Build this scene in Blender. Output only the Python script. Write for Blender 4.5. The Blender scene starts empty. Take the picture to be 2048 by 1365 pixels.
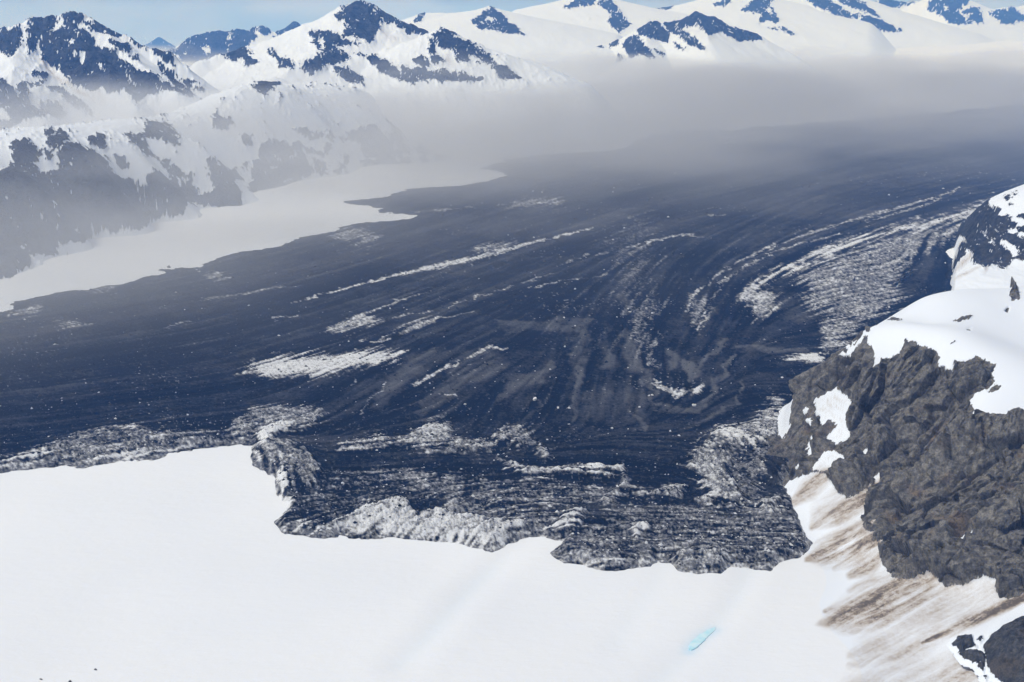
import bpy, math
import numpy as np

sc = bpy.context.scene
COL = sc.collection

# ----------------------------------------------------------------- camera
CAM_H = 600.0
PITCH = math.radians(15.8)
F = 2196.0                      # focal length in pixels of a 2048 wide frame
cd = bpy.data.cameras.new("camera")
cd.sensor_width = 36.0
cd.lens = 36.0 * F / 2048.0
cd.clip_start = 1.0
cd.clip_end = 90000.0
cam = bpy.data.objects.new("camera", cd)
COL.objects.link(cam)
cam.location = (0, 0, CAM_H)
cam.rotation_euler = (math.pi / 2 - PITCH, 0, 0)
sc.camera = cam

# ----------------------------------------------------------------- light
SUN_EL, SUN_AZ = math.radians(52), math.radians(-108)   # azimuth from +Y towards +X
world = bpy.data.worlds.new("World")
sc.world = world
world.use_nodes = True
wn, wl = world.node_tree.nodes, world.node_tree.links
wn.clear()
wout = wn.new("ShaderNodeOutputWorld")
wbg = wn.new("ShaderNodeBackground")
sky = wn.new("ShaderNodeTexSky")
sky.sky_type = 'NISHITA'
sky.sun_disc = False
sky.sun_elevation = SUN_EL
sky.sun_rotation = SUN_AZ
sky.altitude = 800
sky.air_density = 1.0
sky.dust_density = 1.0
wbg.inputs['Strength'].default_value = 0.08
# broken high cloud over the whole sky
tc = wn.new("ShaderNodeTexCoord")
mp = wn.new("ShaderNodeMapping")
mp.inputs['Scale'].default_value = (1.0, 1.0, 3.2)
wl.new(tc.outputs['Generated'], mp.inputs['Vector'])
cn = wn.new("ShaderNodeTexNoise")
cn.inputs['Scale'].default_value = 7.0
cn.inputs['Detail'].default_value = 9
cn.inputs['Roughness'].default_value = 0.56
cn.inputs['Distortion'].default_value = 0.3
wl.new(mp.outputs['Vector'], cn.inputs['Vector'])
cr = wn.new("ShaderNodeMapRange")
cr.interpolation_type = 'SMOOTHSTEP'
cr.inputs['From Min'].default_value = 0.36
cr.inputs['From Max'].default_value = 0.68
cr.inputs['To Min'].default_value = 0.0
cr.inputs['To Max'].default_value = 1.0
wl.new(cn.outputs['Fac'], cr.inputs['Value'])
cm = wn.new("ShaderNodeMix")
cm.data_type = 'RGBA'
cm.inputs['Factor'].default_value = 0.88
wl.new(sky.outputs['Color'], cm.inputs['A'])
c2 = wn.new("ShaderNodeMix")
c2.data_type = 'RGBA'
wl.new(cr.outputs['Result'], c2.inputs['Factor'])
c2.inputs['A'].default_value = (2.9, 3.15, 3.75, 1)
c2.inputs['B'].default_value = (5.0, 5.05, 5.25, 1)
wl.new(c2.outputs['Result'], cm.inputs['B'])
wl.new(cm.outputs['Result'], wbg.inputs['Color'])
wl.new(wbg.outputs['Background'], wout.inputs['Surface'])

sd_ = bpy.data.lights.new("sun", 'SUN')
sd_.energy = 2.6
sd_.angle = math.radians(9)
sd_.color = (1.0, 0.99, 0.975)
sun = bpy.data.objects.new("sun", sd_)
COL.objects.link(sun)
from mathutils import Vector
sdir = Vector((math.sin(SUN_AZ) * math.cos(SUN_EL), math.cos(SUN_AZ) * math.cos(SUN_EL), math.sin(SUN_EL)))
sun.rotation_euler = sdir.to_track_quat('Z', 'Y').to_euler()

sc.view_settings.view_transform = 'Standard'
sc.view_settings.look = 'None'
sc.view_settings.gamma = 1.0
sc.view_settings.exposure = 0.10
sc.render.engine = 'CYCLES'
sc.cycles.use_denoising = True
sc.cycles.volume_bounces = 2
sc.cycles.use_adaptive_sampling = True
sc.cycles.adaptive_threshold = 0.028
sc.cycles.max_bounces = 6
sc.cycles.diffuse_bounces = 3
sc.cycles.volume_max_steps = 256

# ================================================================= helpers
CP, SP = math.cos(PITCH), math.sin(PITCH)


def ray(px, py):
    px = np.asarray(px, float); py = np.asarray(py, float)
    r = (px - 1024.0) / F; u = (682.5 - py) / F
    return r, CP + u * SP, -SP + u * CP


def ground_pt(px, py, z=0.0):
    """where the line of sight of a pixel meets height z"""
    dx, dy, dz = ray(px, py)
    t = (z - CAM_H) / dz
    return dx * t, dy * t


def at(px, py, Y):
    dx, dy, dz = ray(px, py)
    t = Y / dy
    return dx * t, np.asarray(Y, float) + 0 * t, CAM_H + dz * t


def project(x, y, z):
    zz = z - CAM_H
    f = y * CP - zz * SP
    u = y * SP + zz * CP
    f = np.maximum(f, 1.0)
    return 1024.0 + F * x / f, 682.5 - F * u / f


def _hash(ix, iy, seed):
    h = (ix.astype(np.int64) * 374761393 + iy.astype(np.int64) * 668265263 + seed * 2147483647) & 0xFFFFFFFF
    h = ((h ^ (h >> 13)) * 1274126177) & 0xFFFFFFFF
    return h ^ (h >> 16)


_A = np.arange(256) * (2 * np.pi / 256)
_GX, _GY = np.cos(_A), np.sin(_A)


def noise2(x, y, seed=0):
    ix = np.floor(x); iy = np.floor(y)
    fx = x - ix; fy = y - iy
    ux = fx * fx * fx * (fx * (fx * 6 - 15) + 10)
    uy = fy * fy * fy * (fy * (fy * 6 - 15) + 10)

    def g(a, b):
        h = _hash(ix + a, iy + b, seed) & 255
        return _GX[h] * (fx - a) + _GY[h] * (fy - b)
    n0 = g(0, 0); n1 = g(1, 0); n2 = g(0, 1); n3 = g(1, 1)
    a = n0 + ux * (n1 - n0)
    return (a + uy * (n2 + ux * (n3 - n2) - a)) * 1.5


def fbm(x, y, octv=4, seed=0, gain=0.5):
    s = 0; a = 1.0; t = 0
    for i in range(octv):
        s = s + a * noise2(x, y, seed + i * 17)
        t += a; a *= gain; x = x * 2.03 + 5.1; y = y * 2.03 - 3.7
    return s / t


def ridged(x, y, octv=4, seed=0, gain=0.5):
    s = 0; a = 1.0; t = 0
    for i in range(octv):
        s = s + a * (1 - 2 * np.abs(noise2(x, y, seed + i * 13)))
        t += a; a *= gain; x = x * 2.07 + 1.3; y = y * 2.07 + 9.1
    return s / t


_rs = np.random.RandomState(7)
_G3 = _rs.normal(size=(256, 3)); _G3 /= np.linalg.norm(_G3, axis=1)[:, None]


def noise3(x, y, z, seed=0):
    ix = np.floor(x); iy = np.floor(y); iz = np.floor(z)
    fx = x - ix; fy = y - iy; fz = z - iz
    ux, uy, uz = [f * f * (3 - 2 * f) for f in (fx, fy, fz)]
    tot = 0
    for a in (0, 1):
        wx = ux if a else 1 - ux
        for b in (0, 1):
            wy = uy if b else 1 - uy
            for c in (0, 1):
                wz = uz if c else 1 - uz
                h = _hash(ix + a + 57 * (iz + c), iy + b - 131 * (iz + c), seed) & 255
                g = _G3[h]
                tot = tot + wx * wy * wz * (g[:, 0] * (fx - a) + g[:, 1] * (fy - b) + g[:, 2] * (fz - c))
    return tot * 1.6


def sstep(a, b, x):
    t = np.clip((x - a) / (b - a), 0, 1)
    return t * t * (3 - 2 * t)


def poly_sd(px, py, poly, margin=60.0):
    """signed distance (positive inside) to a polygon, -margin when farther away than that"""
    P = np.asarray(poly, float)
    out = np.full(px.shape, -margin)
    lo = P.min(0) - margin; hi = P.max(0) + margin
    m = np.nonzero((px > lo[0]) & (px < hi[0]) & (py > lo[1]) & (py < hi[1]))[0]
    if len(m) == 0:
        return out
    x = px[m]; y = py[m]
    d2 = np.full(x.shape, 1e18); ins = np.zeros(x.shape, bool)
    n = len(P)
    for i in range(n):
        ax, ay = P[i]; bx, by = P[(i + 1) % n]
        ex, ey = bx - ax, by - ay
        L = ex * ex + ey * ey + 1e-9
        t = np.clip(((x - ax) * ex + (y - ay) * ey) / L, 0, 1)
        dx = x - ax - t * ex; dy = y - ay - t * ey
        d2 = np.minimum(d2, dx * dx + dy * dy)
        if ay != by:
            c = ((ay > y) != (by > y)) & (x < (bx - ax) * (y - ay) / (by - ay) + ax)
            ins ^= c
    d = np.sqrt(d2)
    out[m] = np.maximum(np.where(ins, d, -d), -margin)
    return out


def stroke(px, py, line, widths):
    """1 at the middle of a brush line, 0 at its width and beyond"""
    P = np.asarray(line, float)
    W = np.asarray(widths, float) if np.ndim(widths) else np.full(len(P), float(widths))
    if len(W) != len(P):
        W = np.interp(np.linspace(0, 1, len(P)), np.linspace(0, 1, len(W)), W)
    out = np.zeros(px.shape)
    mg = W.max() * 1.1
    lo = P.min(0) - mg; hi = P.max(0) + mg
    m = np.nonzero((px > lo[0]) & (px < hi[0]) & (py > lo[1]) & (py < hi[1]))[0]
    if len(m) == 0:
        return out
    x = px[m]; y = py[m]; best = np.zeros(x.shape)
    for i in range(len(P) - 1):
        ax, ay = P[i]; bx, by = P[i + 1]
        ex, ey = bx - ax, by - ay
        t = np.clip(((x - ax) * ex + (y - ay) * ey) / (ex * ex + ey * ey + 1e-9), 0, 1)
        d = np.hypot(x - ax - t * ex, y - ay - t * ey)
        best = np.maximum(best, 1 - d / (W[i] + t * (W[i + 1] - W[i])))
    out[m] = np.clip(best, 0, 1)
    return out


def zoomed(pts, ox, oy, s):
    return [(ox + x / s, oy + y / s) for x, y in pts]


def tag(o, label=None, cat=None, group=None, kind=None):
    if label: o['label'] = label
    if cat: o['category'] = cat
    if group: o['group'] = group
    if kind: o['kind'] = kind
    return o


def mesh_obj(name, V, Q, mat, attrs=None, parent=None, smooth=True):
    """V (n,3), Q (m,3|4) -> one mesh object; attrs: name -> per vertex float"""
    me = bpy.data.meshes.new(name)
    k = Q.shape[1]
    me.vertices.add(len(V)); me.vertices.foreach_set('co', np.ascontiguousarray(V, np.float32).ravel())
    me.loops.add(Q.size); me.loops.foreach_set('vertex_index', np.ascontiguousarray(Q, np.int32).ravel())
    me.polygons.add(len(Q))
    me.polygons.foreach_set('loop_start', np.arange(0, Q.size, k, dtype=np.int32))
    me.polygons.foreach_set('loop_total', np.full(len(Q), k, dtype=np.int32))
    me.polygons.foreach_set('use_smooth', np.full(len(Q), smooth, dtype=bool))
    me.update(calc_edges=True)
    for a, v in (attrs or {}).items():
        at_ = me.attributes.new(a, 'FLOAT', 'POINT')
        at_.data.foreach_set('value', np.ascontiguousarray(v, np.float32))
    me.materials.append(mat)
    o = bpy.data.objects.new(name, me)
    COL.objects.link(o)
    if parent is not None:
        o.parent = parent
    return o


def grid_quads(nr, nc, wrap=False):
    i = np.arange(nr * nc).reshape(nr, nc)
    if wrap:
        i = np.concatenate([i, i[:, :1]], 1)
    return np.stack([i[:-1, :-1], i[:-1, 1:], i[1:, 1:], i[1:, :-1]], -1).reshape(-1, 4)


def sub_mesh(name, V, Q, keep, mat, attrs, parent=None, smooth=True):
    q = Q[keep]
    used, inv = np.unique(q, return_inverse=True)
    return mesh_obj(name, V[used], inv.reshape(q.shape), mat, {k: v[used] for k, v in attrs.items()}, parent, smooth)


def tps(pts, x, y, lam=0.0):
    P = np.asarray(pts, float)
    S = 1000.0
    A = P[:, :2] / S; n = len(A)

    def U(r2):
        return 0.5 * r2 * np.log(r2 + 1e-12)
    D = ((A[:, None] - A[None]) ** 2).sum(-1)
    K = U(D) + lam * np.eye(n)
    Pm = np.c_[np.ones(n), A]
    M = np.block([[K, Pm], [Pm.T, np.zeros((3, 3))]])
    w = np.linalg.solve(M, np.r_[P[:, 2], 0, 0, 0])
    out = w[n] + w[n + 1] * x / S + w[n + 2] * y / S
    for i in range(n):
        out = out + w[i] * U((x / S - A[i, 0]) ** 2 + (y / S - A[i, 1]) ** 2)
    return out


def normals_of(V, nr, nc):
    G = V.reshape(nr, nc, 3)
    du = np.gradient(G, axis=1); dv = np.gradient(G, axis=0)
    N = np.cross(du, dv)
    N /= np.linalg.norm(N, axis=-1, keepdims=True) + 1e-9
    N[N[..., 2] < 0] *= -1
    return N.reshape(-1, 3)


# ================================================================= materials
def new_mat(name):
    m = bpy.data.materials.new(name)
    m.use_nodes = True
    nt = m.node_tree
    nt.nodes.clear()
    out = nt.nodes.new('ShaderNodeOutputMaterial')
    b = nt.nodes.new('ShaderNodeBsdfPrincipled')
    nt.links.new(b.outputs[0], out.inputs['Surface'])
    return m, nt, b, out


def N_noise(nt, vec, scale, detail=4, rough=0.55):
    n = nt.nodes.new('ShaderNodeTexNoise')
    n.inputs['Scale'].default_value = scale
    n.inputs['Detail'].default_value = detail
    n.inputs['Roughness'].default_value = rough
    nt.links.new(vec, n.inputs['Vector'])
    return n.outputs['Fac']


def N_attr(nt, name):
    n = nt.nodes.new('ShaderNodeAttribute')
    n.attribute_name = name
    return n.outputs['Fac']


def _set(nt, sock, v):
    if isinstance(v, (int, float)):
        sock.default_value = v
    elif isinstance(v, tuple):
        sock.default_value = (v + (1,))[:4]
    else:
        nt.links.new(v, sock)


def N_math(nt, op, a, b=0.0, c=0.0, clamp=False):
    n = nt.nodes.new('ShaderNodeMath')
    n.operation = op; n.use_clamp = clamp
    _set(nt, n.inputs[0], a); _set(nt, n.inputs[1], b); _set(nt, n.inputs[2], c)
    return n.outputs[0]


def N_range(nt, v, a, b, c=0.0, d=1.0, smooth=True):
    n = nt.nodes.new('ShaderNodeMapRange')
    if smooth: n.interpolation_type = 'SMOOTHSTEP'
    _set(nt, n.inputs['Value'], v)
    n.inputs['From Min'].default_value = a; n.inputs['From Max'].default_value = b
    n.inputs['To Min'].default_value = c; n.inputs['To Max'].default_value = d
    return n.outputs['Result']


def N_mix(nt, f, a, b):
    n = nt.nodes.new('ShaderNodeMix')
    n.data_type = 'RGBA'
    _set(nt, n.inputs['Factor'], f); _set(nt, n.inputs['A'], a); _set(nt, n.inputs['B'], b)
    return n.outputs['Result']


def N_pos(nt):
    return nt.nodes.new('ShaderNodeNewGeometry').outputs['Position']


def N_map(nt, vec, scale, rot=(0, 0, 0)):
    n = nt.nodes.new('ShaderNodeMapping')
    n.inputs['Scale'].default_value = scale
    n.inputs['Rotation'].default_value = rot
    nt.links.new(vec, n.inputs['Vector'])
    return n.outputs['Vector']


def N_bump(nt, h, strength, dist, bsdf):
    n = nt.nodes.new('ShaderNodeBump')
    n.inputs['Strength'].default_value = strength
    n.inputs['Distance'].default_value = dist
    nt.links.new(h, n.inputs['Height'])
    nt.links.new(n.outputs['Normal'], bsdf.inputs['Normal'])


SNOW = (0.775, 0.815, 0.875)


def terrain_mat(name, rock_a, rock_b, rock_c, sc_m, bump, soft=(.9, .42, .58)):
    """snow and rock told apart by the rock attribute, dirt on the snow by the dirt attribute"""
    m, nt, b, out = new_mat(name)
    pos = N_pos(nt)
    rock = N_attr(nt, 'rock'); dirt = N_attr(nt, 'dirt')
    n1 = N_noise(nt, pos, 1.0 / sc_m, 6, 0.62)
    n2 = N_noise(nt, pos, 1.0 / (sc_m * 6), 4, 0.55)
    n3 = N_noise(nt, pos, 1.0 / (sc_m * .3), 3, 0.6)
    e = N_math(nt, 'MULTIPLY_ADD', N_math(nt, 'SUBTRACT', n1, 0.5), soft[0], rock)
    rk = N_range(nt, e, soft[1], soft[2])
    c1 = N_mix(nt, N_range(nt, n1, 0.32, 0.68), rock_a, rock_b)
    c1 = N_mix(nt, N_range(nt, n2, 0.54, 0.72), c1, rock_c)
    c1 = N_mix(nt, N_range(nt, n3, 0.38, 0.7, 0, .55), c1, (rock_a[0] * .45, rock_a[1] * .45, rock_a[2] * .5))
    n4 = N_noise(nt, N_map(nt, pos, (1.0 / (sc_m * 1.6), 1.0 / (sc_m * 1.6), 1.0 / (sc_m * 9)), (0, .25, 0)), 1.0, 4, 0.6)
    c1 = N_mix(nt, N_range(nt, n4, 0.50, 0.66, 0, .62), c1, (rock_a[0] * .4, rock_a[1] * .42, rock_a[2] * .46))
    dn = N_math(nt, 'MULTIPLY', dirt, N_math(nt, 'MULTIPLY', N_range(nt, n1, 0.3, 0.65, .72, 1.1), N_range(nt, n3, 0.32, 0.68, .88, 1.12)))
    s1 = N_mix(nt, N_range(nt, dn, 0.02, 0.75, 0, 1, False), SNOW, (0.40, 0.335, 0.270))
    s1 = N_mix(nt, N_range(nt, dn, 0.55, 1.15), s1, (0.12, 0.10, 0.085))
    col = N_mix(nt, rk, s1, c1)
    nt.links.new(col, b.inputs['Base Color'])
    b.inputs['Roughness'].default_value = 0.85
    b.inputs['Specular IOR Level'].default_value = 0.15
    h = N_math(nt, 'MULTIPLY', N_math(nt, 'ADD', n1, N_math(nt, 'MULTIPLY', n3, 0.4)), N_math(nt, 'MULTIPLY_ADD', rk, 0.97, 0.03))
    N_bump(nt, h, 1.0, bump, b)
    return m


M_far = terrain_mat('far mountain rock and snow', (0.020, 0.028, 0.046), (0.095, 0.102, 0.120), (0.060, 0.060, 0.066), 34, 30, (.8, .36, .64))
M_cliff = terrain_mat('cliff rock and snow', (0.084, 0.080, 0.075), (0.240, 0.226, 0.202), (0.180, 0.142, 0.106), 7, 1.4)

M_near2 = terrain_mat('outcrop rock and snow', (0.030, 0.033, 0.040), (0.098, 0.098, 0.100), (0.085, 0.075, 0.066), 5, .8)
M_near = terrain_mat('dark ridge rock and snow', (0.026, 0.030, 0.038), (0.075, 0.078, 0.085), (0.07, 0.066, 0.062), 12, 6)

# smooth glacier snow
M_snow, nt, b, out = new_mat('glacier snow')
pos = N_pos(nt)
n1 = N_noise(nt, pos, 0.004, 5, 0.5)
dirt = N_attr(nt, 'dirt')
n2 = N_noise(nt, pos, 0.08, 4, 0.6)
dn = N_math(nt, 'MULTIPLY', dirt, N_range(nt, n2, 0.3, 0.65, .8, 1.1))
c = N_mix(nt, N_range(nt, n1, 0.35, 0.65), (0.79, 0.81, 0.84), (0.815, 0.83, 0.85))
c = N_mix(nt, N_range(nt, dn, 0.02, 0.8, 0, 1, False), c, (0.40, 0.335, 0.270))
c = N_mix(nt, N_attr(nt, 'melt'), c, (0.56, 0.72, 0.84))
nt.links.new(c, b.inputs['Base Color'])
b.inputs['Roughness'].default_value = 0.8
b.inputs['Specular IOR Level'].default_value = 0.15
n5 = N_noise(nt, N_map(nt, pos, (1 / 34, 1 / 12, 1 / 20), (0, 0, .35)), 1.0, 4, 0.6)
N_bump(nt, N_math(nt, 'ADD', n2, n5), 0.4, 1.3, b)

# rock avalanche debris
M_deb, nt, b, out = new_mat('avalanche debris')
pos = N_pos(nt)
ice = N_attr(nt, 'ice'); tone = N_attr(nt, 'tone')
n1 = N_noise(nt, pos, 0.14, 6, 0.7)
n2 = N_noise(nt, pos, 0.5, 3, 0.7)
n3 = N_noise(nt, pos, 0.02, 4, 0.6)
e = N_math(nt, 'MULTIPLY_ADD', N_math(nt, 'SUBTRACT', n1, 0.5), 1.1, ice)
e = N_math(nt, 'MULTIPLY_ADD', N_math(nt, 'SUBTRACT', n2, 0.5), 0.5, e)
wh = N_range(nt, e, 0.20, 0.72, 0, 1, False)
tt = N_math(nt, 'MULTIPLY_ADD', N_math(nt, 'SUBTRACT', n1, 0.5), 0.85, tone)
tt = N_math(nt, 'MULTIPLY_ADD', N_math(nt, 'SUBTRACT', n2, 0.5), 0.6, tt)
tt = N_math(nt, 'MULTIPLY_ADD', N_math(nt, 'SUBTRACT', n3, 0.5), 0.5, tt)
c = N_mix(nt, N_range(nt, tt, 0.0, 1.0, 0, 1, False), (0.005, 0.008, 0.016), (0.140, 0.140, 0.146))
c = N_mix(nt, wh, c, N_mix(nt, N_range(nt, e, .42, 1.0), (0.36, 0.36, 0.37), (0.85, 0.86, 0.875)))
nt.links.new(c, b.inputs['Base Color'])
b.inputs['Roughness'].default_value = 0.9
b.inputs['Specular IOR Level'].default_value = 0.1
N_bump(nt, N_math(nt, 'ADD', n1, n2), 1.0, 2.5, b)

# melt water
M_pond, nt, b, out = new_mat('melt water')
b.inputs['Base Color'].default_value = (0.22, 0.58, 0.72, 1)
b.inputs['Roughness'].default_value = 0.3
n1 = N_noise(nt, N_pos(nt), 0.15, 4, 0.6)
nt.links.new(N_mix(nt, N_range(nt, n1, .35, .65), (0.46, 0.76, 0.85), (0.66, 0.85, 0.90)), b.inputs['Base Color'])

M_boulder, nt, b, out = new_mat('boulder rock')
n1 = N_noise(nt, N_pos(nt), 0.9, 5, 0.6)
nt.links.new(N_mix(nt, N_range(nt, n1, .35, .65), (0.03, 0.03, 0.035), (0.09, 0.085, 0.08)), b.inputs['Base Color'])
b.inputs['Roughness'].default_value = 0.9
M_iceblock, nt, b, out = new_mat('ice block')
n1 = N_noise(nt, N_pos(nt), 0.4, 4, 0.6)
nt.links.new(N_mix(nt, N_range(nt, n1, .35, .65), (0.62, 0.62, 0.62), (0.82, 0.83, 0.85)), b.inputs['Base Color'])


# ================================================================= snowfield
def seg_dist(x, y, line):
    P = np.asarray(line, float)
    best = np.full(np.shape(x), 1e9)
    for i in range(len(P) - 1):
        ax, ay = P[i]; bx, by = P[i + 1]
        ex, ey = bx - ax, by - ay
        t = np.clip(((x - ax) * ex + (y - ay) * ey) / (ex * ex + ey * ey), 0, 1)
        best = np.minimum(best, np.hypot(x - ax - t * ex, y - ay - t * ey))
    return best


def gline(pts):
    return [tuple(float(v) for v in ground_pt(a, b_)) for a, b_ in pts]


GULLY1 = gline([(1075, 1065), (1010, 1110), (930, 1190), (860, 1270), (800, 1330)])
GULLY2 = gline([(1500, 1140), (1470, 1200), (1420, 1265), (1385, 1300), (1330, 1350), (1280, 1400)])
GULLY3 = gline([(1330, 1120), (1310, 1170), (1270, 1230), (1230, 1290)])


def ground_z(x, y):
    z = 4.0 * noise2(x / 420, y / 420, 3) + 2.0 * noise2(x / 170, y / 170, 5)
    fade = sstep(2600, 1500, y)
    z = z * fade
    z = z - 1.5 * np.exp(-(seg_dist(x, y, GULLY1) / 16) ** 2) + .6 * np.exp(-((seg_dist(x, y, GULLY1) - 34) / 18) ** 2)
    z = z - 1.3 * np.exp(-(seg_dist(x, y, GULLY2) / 14) ** 2) + .5 * np.exp(-((seg_dist(x, y, GULLY2) - 30) / 16) ** 2)
    z = z - .8 * np.exp(-(seg_dist(x, y, GULLY3) / 16) ** 2)
    # the accumulation area rises slowly far away
    z = z + 470 * sstep(8300, 13500, y) * sstep(-3500, -600, x)
    return z


Z8 = lambda pts: zoomed(pts, 1250, 750, 2.219)


front = np.linspace(-40, 40, 480)
back = np.linspace(40, 320, 72)[1:-1]
az = np.radians(np.concatenate([front, back]))
rr = np.concatenate([[60, 200, 350, 500], np.linspace(600, 1500, 130)[0:], np.geomspace(1510, 45000, 115)])
R, A_ = np.meshgrid(rr, az, indexing='ij')
gx = (R * np.sin(A_)).ravel(); gy = (R * np.cos(A_)).ravel()
gz = ground_z(gx, gy)
gpx, gpy = project(gx, gy, gz)
melt = np.zeros(gx.shape)
melt = np.maximum(melt, 0.13 * np.exp(-(seg_dist(gx, gy, GULLY1) / 11) ** 2) * sstep(1090, 1150, gpy))
melt = np.maximum(melt, 0.09 * np.exp(-(seg_dist(gx, gy, GULLY2) / 10) ** 2))
melt = np.maximum(melt, 0.05 * np.exp(-(seg_dist(gx, gy, GULLY3) / 10) ** 2))
PONDL = gline(Z8([(283, 1222), (308, 1190), (345, 1158), (397, 1130)]))
melt = np.maximum(melt, .75 * np.exp(-(seg_dist(gx, gy, PONDL) / 8) ** 2))
melt[gy < 0] = 0

# dirty snow below the cliff: strokes in picture coordinates on the ground, streaked downslope
DIRT = [
    (Z8([(1120, 690), (1010, 740), (900, 790), (810, 820)]), (48, 60, 46, 10), 1.0),
    (Z8([(1110, 740), (1020, 810), (930, 860)]), (30, 34, 10), .85),
    (Z8([(1140, 480), (1050, 560), (940, 620), (830, 680)]), (16, 36, 40, 10), .75),
    (Z8([(890, 445), (820, 510), (740, 575)]), (30, 34, 12), .62),
    (Z8([(960, 520), (880, 600), (830, 670)]), (24, 40, 12), .35),
    (Z8([(1370, 895), (1270, 950), (1120, 1030), (980, 1080), (860, 1105)]), (40, 90, 80, 50, 10), .75),
    (Z8([(1240, 920), (1120, 990), (1000, 1030), (890, 1050)]), (36, 50, 40, 10), .6),
    (Z8([(1500, 950), (1380, 1010), (1200, 1090), (1000, 1140)]), (60, 70, 50, 12), .42),
    (Z8([(1640, 970), (1500, 1040), (1300, 1120), (1100, 1200), (1000, 1240)]), (60, 90, 90, 60, 14), .36),
    (Z8([(1790, 985), (1640, 1050), (1520, 1100), (1420, 1150), (1320, 1190)]), (14, 22, 26, 18, 6), 1.0),
    (Z8([(1420, 1150), (1300, 1210), (1150, 1260), (1000, 1290)]), (30, 40, 40, 12), .42),
    (Z8([(1580, 1300), (1450, 1350), (1300, 1400)]), (40, 60, 60), .5),
    (Z8([(1500, 1250), (1350, 1310), (1150, 1350), (1000, 1380)]), (30, 50, 60, 40), .36),
    (Z8([(1140, 790), (1080, 850), (1000, 890)]), (20, 40, 14), .5),
    (Z8([(1190, 900), (1100, 930), (1000, 960)]), (16, 36, 14), .45),
]


def dirt_at(px, py):
    # streak noise along the fall line of the snow apron
    a = math.radians(28)
    s = (px * -math.cos(a) + py * math.sin(a)); t = (px * math.sin(a) + py * math.cos(a))
    t = t + 6 * noise2(s / 90, t / 40, 77)
    st = fbm(s / 150, t / 9.0, 5, 31, 0.66)
    big = fbm(s / 130, t / 30, 3, 91)
    d = np.zeros(px.shape)
    for ln, w, k in DIRT:
        d = np.maximum(d, k * np.minimum(1, 1.35 * stroke(px, py, ln, np.asarray(w) / 2.219 * 1.8)))
    d = d * np.clip(0.80 + 0.85 * st + 0.8 * big, 0, 1.3)
    return np.clip(d * 1.2, 0, 1.2)


gd = dirt_at(gpx, gpy)
gd[gy < 0] = 0
V = np.c_[gx, gy, gz]
snowfield = mesh_obj('snowfield', V, grid_quads(len(rr), len(az), True), M_snow, {'dirt': gd, 'melt': melt})
tag(snowfield, 'smooth white glacier snow covering the foreground and far valley', kind='structure')

# ================================================================= debris field
OUTLINE = [(-260, 690), (-120, 650), (0, 622), (60, 600), (130, 580), (200, 567), (245, 564), (300, 552), (335, 545), (318, 540),
           (350, 536), (400, 537), (420, 526), (470, 505), (560, 488), (640, 472), (690, 455), (740, 449), (800, 440), (870, 430),
           (820, 424), (760, 420), (700, 408), (690, 403), (740, 391), (830, 383), (900, 377), (960, 362), (1020, 350), (960, 336),
           (1000, 326), (1080, 308), (1160, 297), (1250, 292), (1255, 283), (1290, 275), (1340, 264), (1500, 258), (1700, 240), (2048, 216),
           (2420, 205), (2420, 330), (2048, 395), (1985, 405), (1930, 462), (1898, 505), (1905, 550), (1935, 590), (1850, 650), (1800, 720),
           (1720, 800), (1660, 850), (1600, 900), (1568, 960), (1592, 1020), (1626, 1085), (1600, 1110), (1560, 1125), (1540, 1140), (1500, 1129),
           (1460, 1130), (1440, 1142), (1400, 1147), (1355, 1143), (1345, 1121), (1315, 1114), (1300, 1126), (1270, 1131), (1230, 1141), (1180, 1136),
           (1130, 1121), (1100, 1105), (1132, 1080), (1100, 1076), (1060, 1068), (1038, 1074), (985, 1093), (940, 1086), (900, 1080), (800, 1070), (700, 1068),
           (600, 1065), (560, 1060), (553, 1042), (575, 1020), (558, 995), (550, 952), (520, 941), (500, 912), (505, 890), (460, 890), (400, 897),
           (300, 915), (200, 928), (130, 930), (60, 936), (0, 946), (-150, 978), (-260, 1000)]

FLOW = [(0, 650, 1, -.15), (300, 600, 1, -.2), (600, 520, 1, -.25), (900, 480, 1, -.3), (1100, 460, 1, -.27), (1400, 400, 1, -.2), (1800, 350, 1, -.17),
        (2048, 330, 1, -.2), (0, 800, 1, -.1), (300, 750, 1, -.12), (600, 680, 1, -.28), (800, 640, 1, -.35), (400, 850, 1, -.1), (1000, 600, 1, -.4),
        (900, 750, 1, -.7), (1000, 720, 1, -.5), (700, 830, 1, -.7), (1150, 700, .35, -1), (1200, 800, .15, -1), (1000, 830, .5, -1), (1280, 640, .6, -1),
        (1420, 600, .5, -1), (1500, 500, .8, -.45), (1650, 470, 1, -.4), (1850, 420, 1, -.27), (1600, 720, 1, -.05), (1450, 720, .5, -1), (1400, 820, .9, -.5),
        (1320, 760, .2, 1), (1550, 780, 1, .1), (700, 930, 1, .03), (900, 940, 1, .05), (1100, 980, 1, .05), (700, 1030, 1, -.3), (900, 1050, .7, -.5),
        (1350, 1020, 1, 0), (1450, 930, .6, 1), (1500, 1080, 1, 0), (580, 950, .3, 1), (1300, 900, 1, .05), (300, 900, 1, -.2), (1870, 520, .3, -1),
        (1750, 560, 1, -.1), (1300, 300, 1, -.1), (1200, 950, 1, .05), (1250, 1060, 1, 0), (800, 870, 1, -.1)]
Z7 = lambda p: zoomed(p, 450, 780, 2.334)
Z6 = lambda p: zoomed(p, 1250, 350, 2.238)
Z5 = lambda p: zoomed(p, 600, 400, 2.437)
Z4 = lambda p: zoomed(p, 0, 400, 2.437)
Z1 = lambda p: zoomed(p, 0, 0, 2.904)
Z2 = lambda p: zoomed(p, 600, 0, 2.904)
Z3 = lambda p: zoomed(p, 1100, 0, 2.160)
ZR = lambda p: zoomed(p, 1650, 350, 5.055)      # ridge behind the cliff
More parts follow.
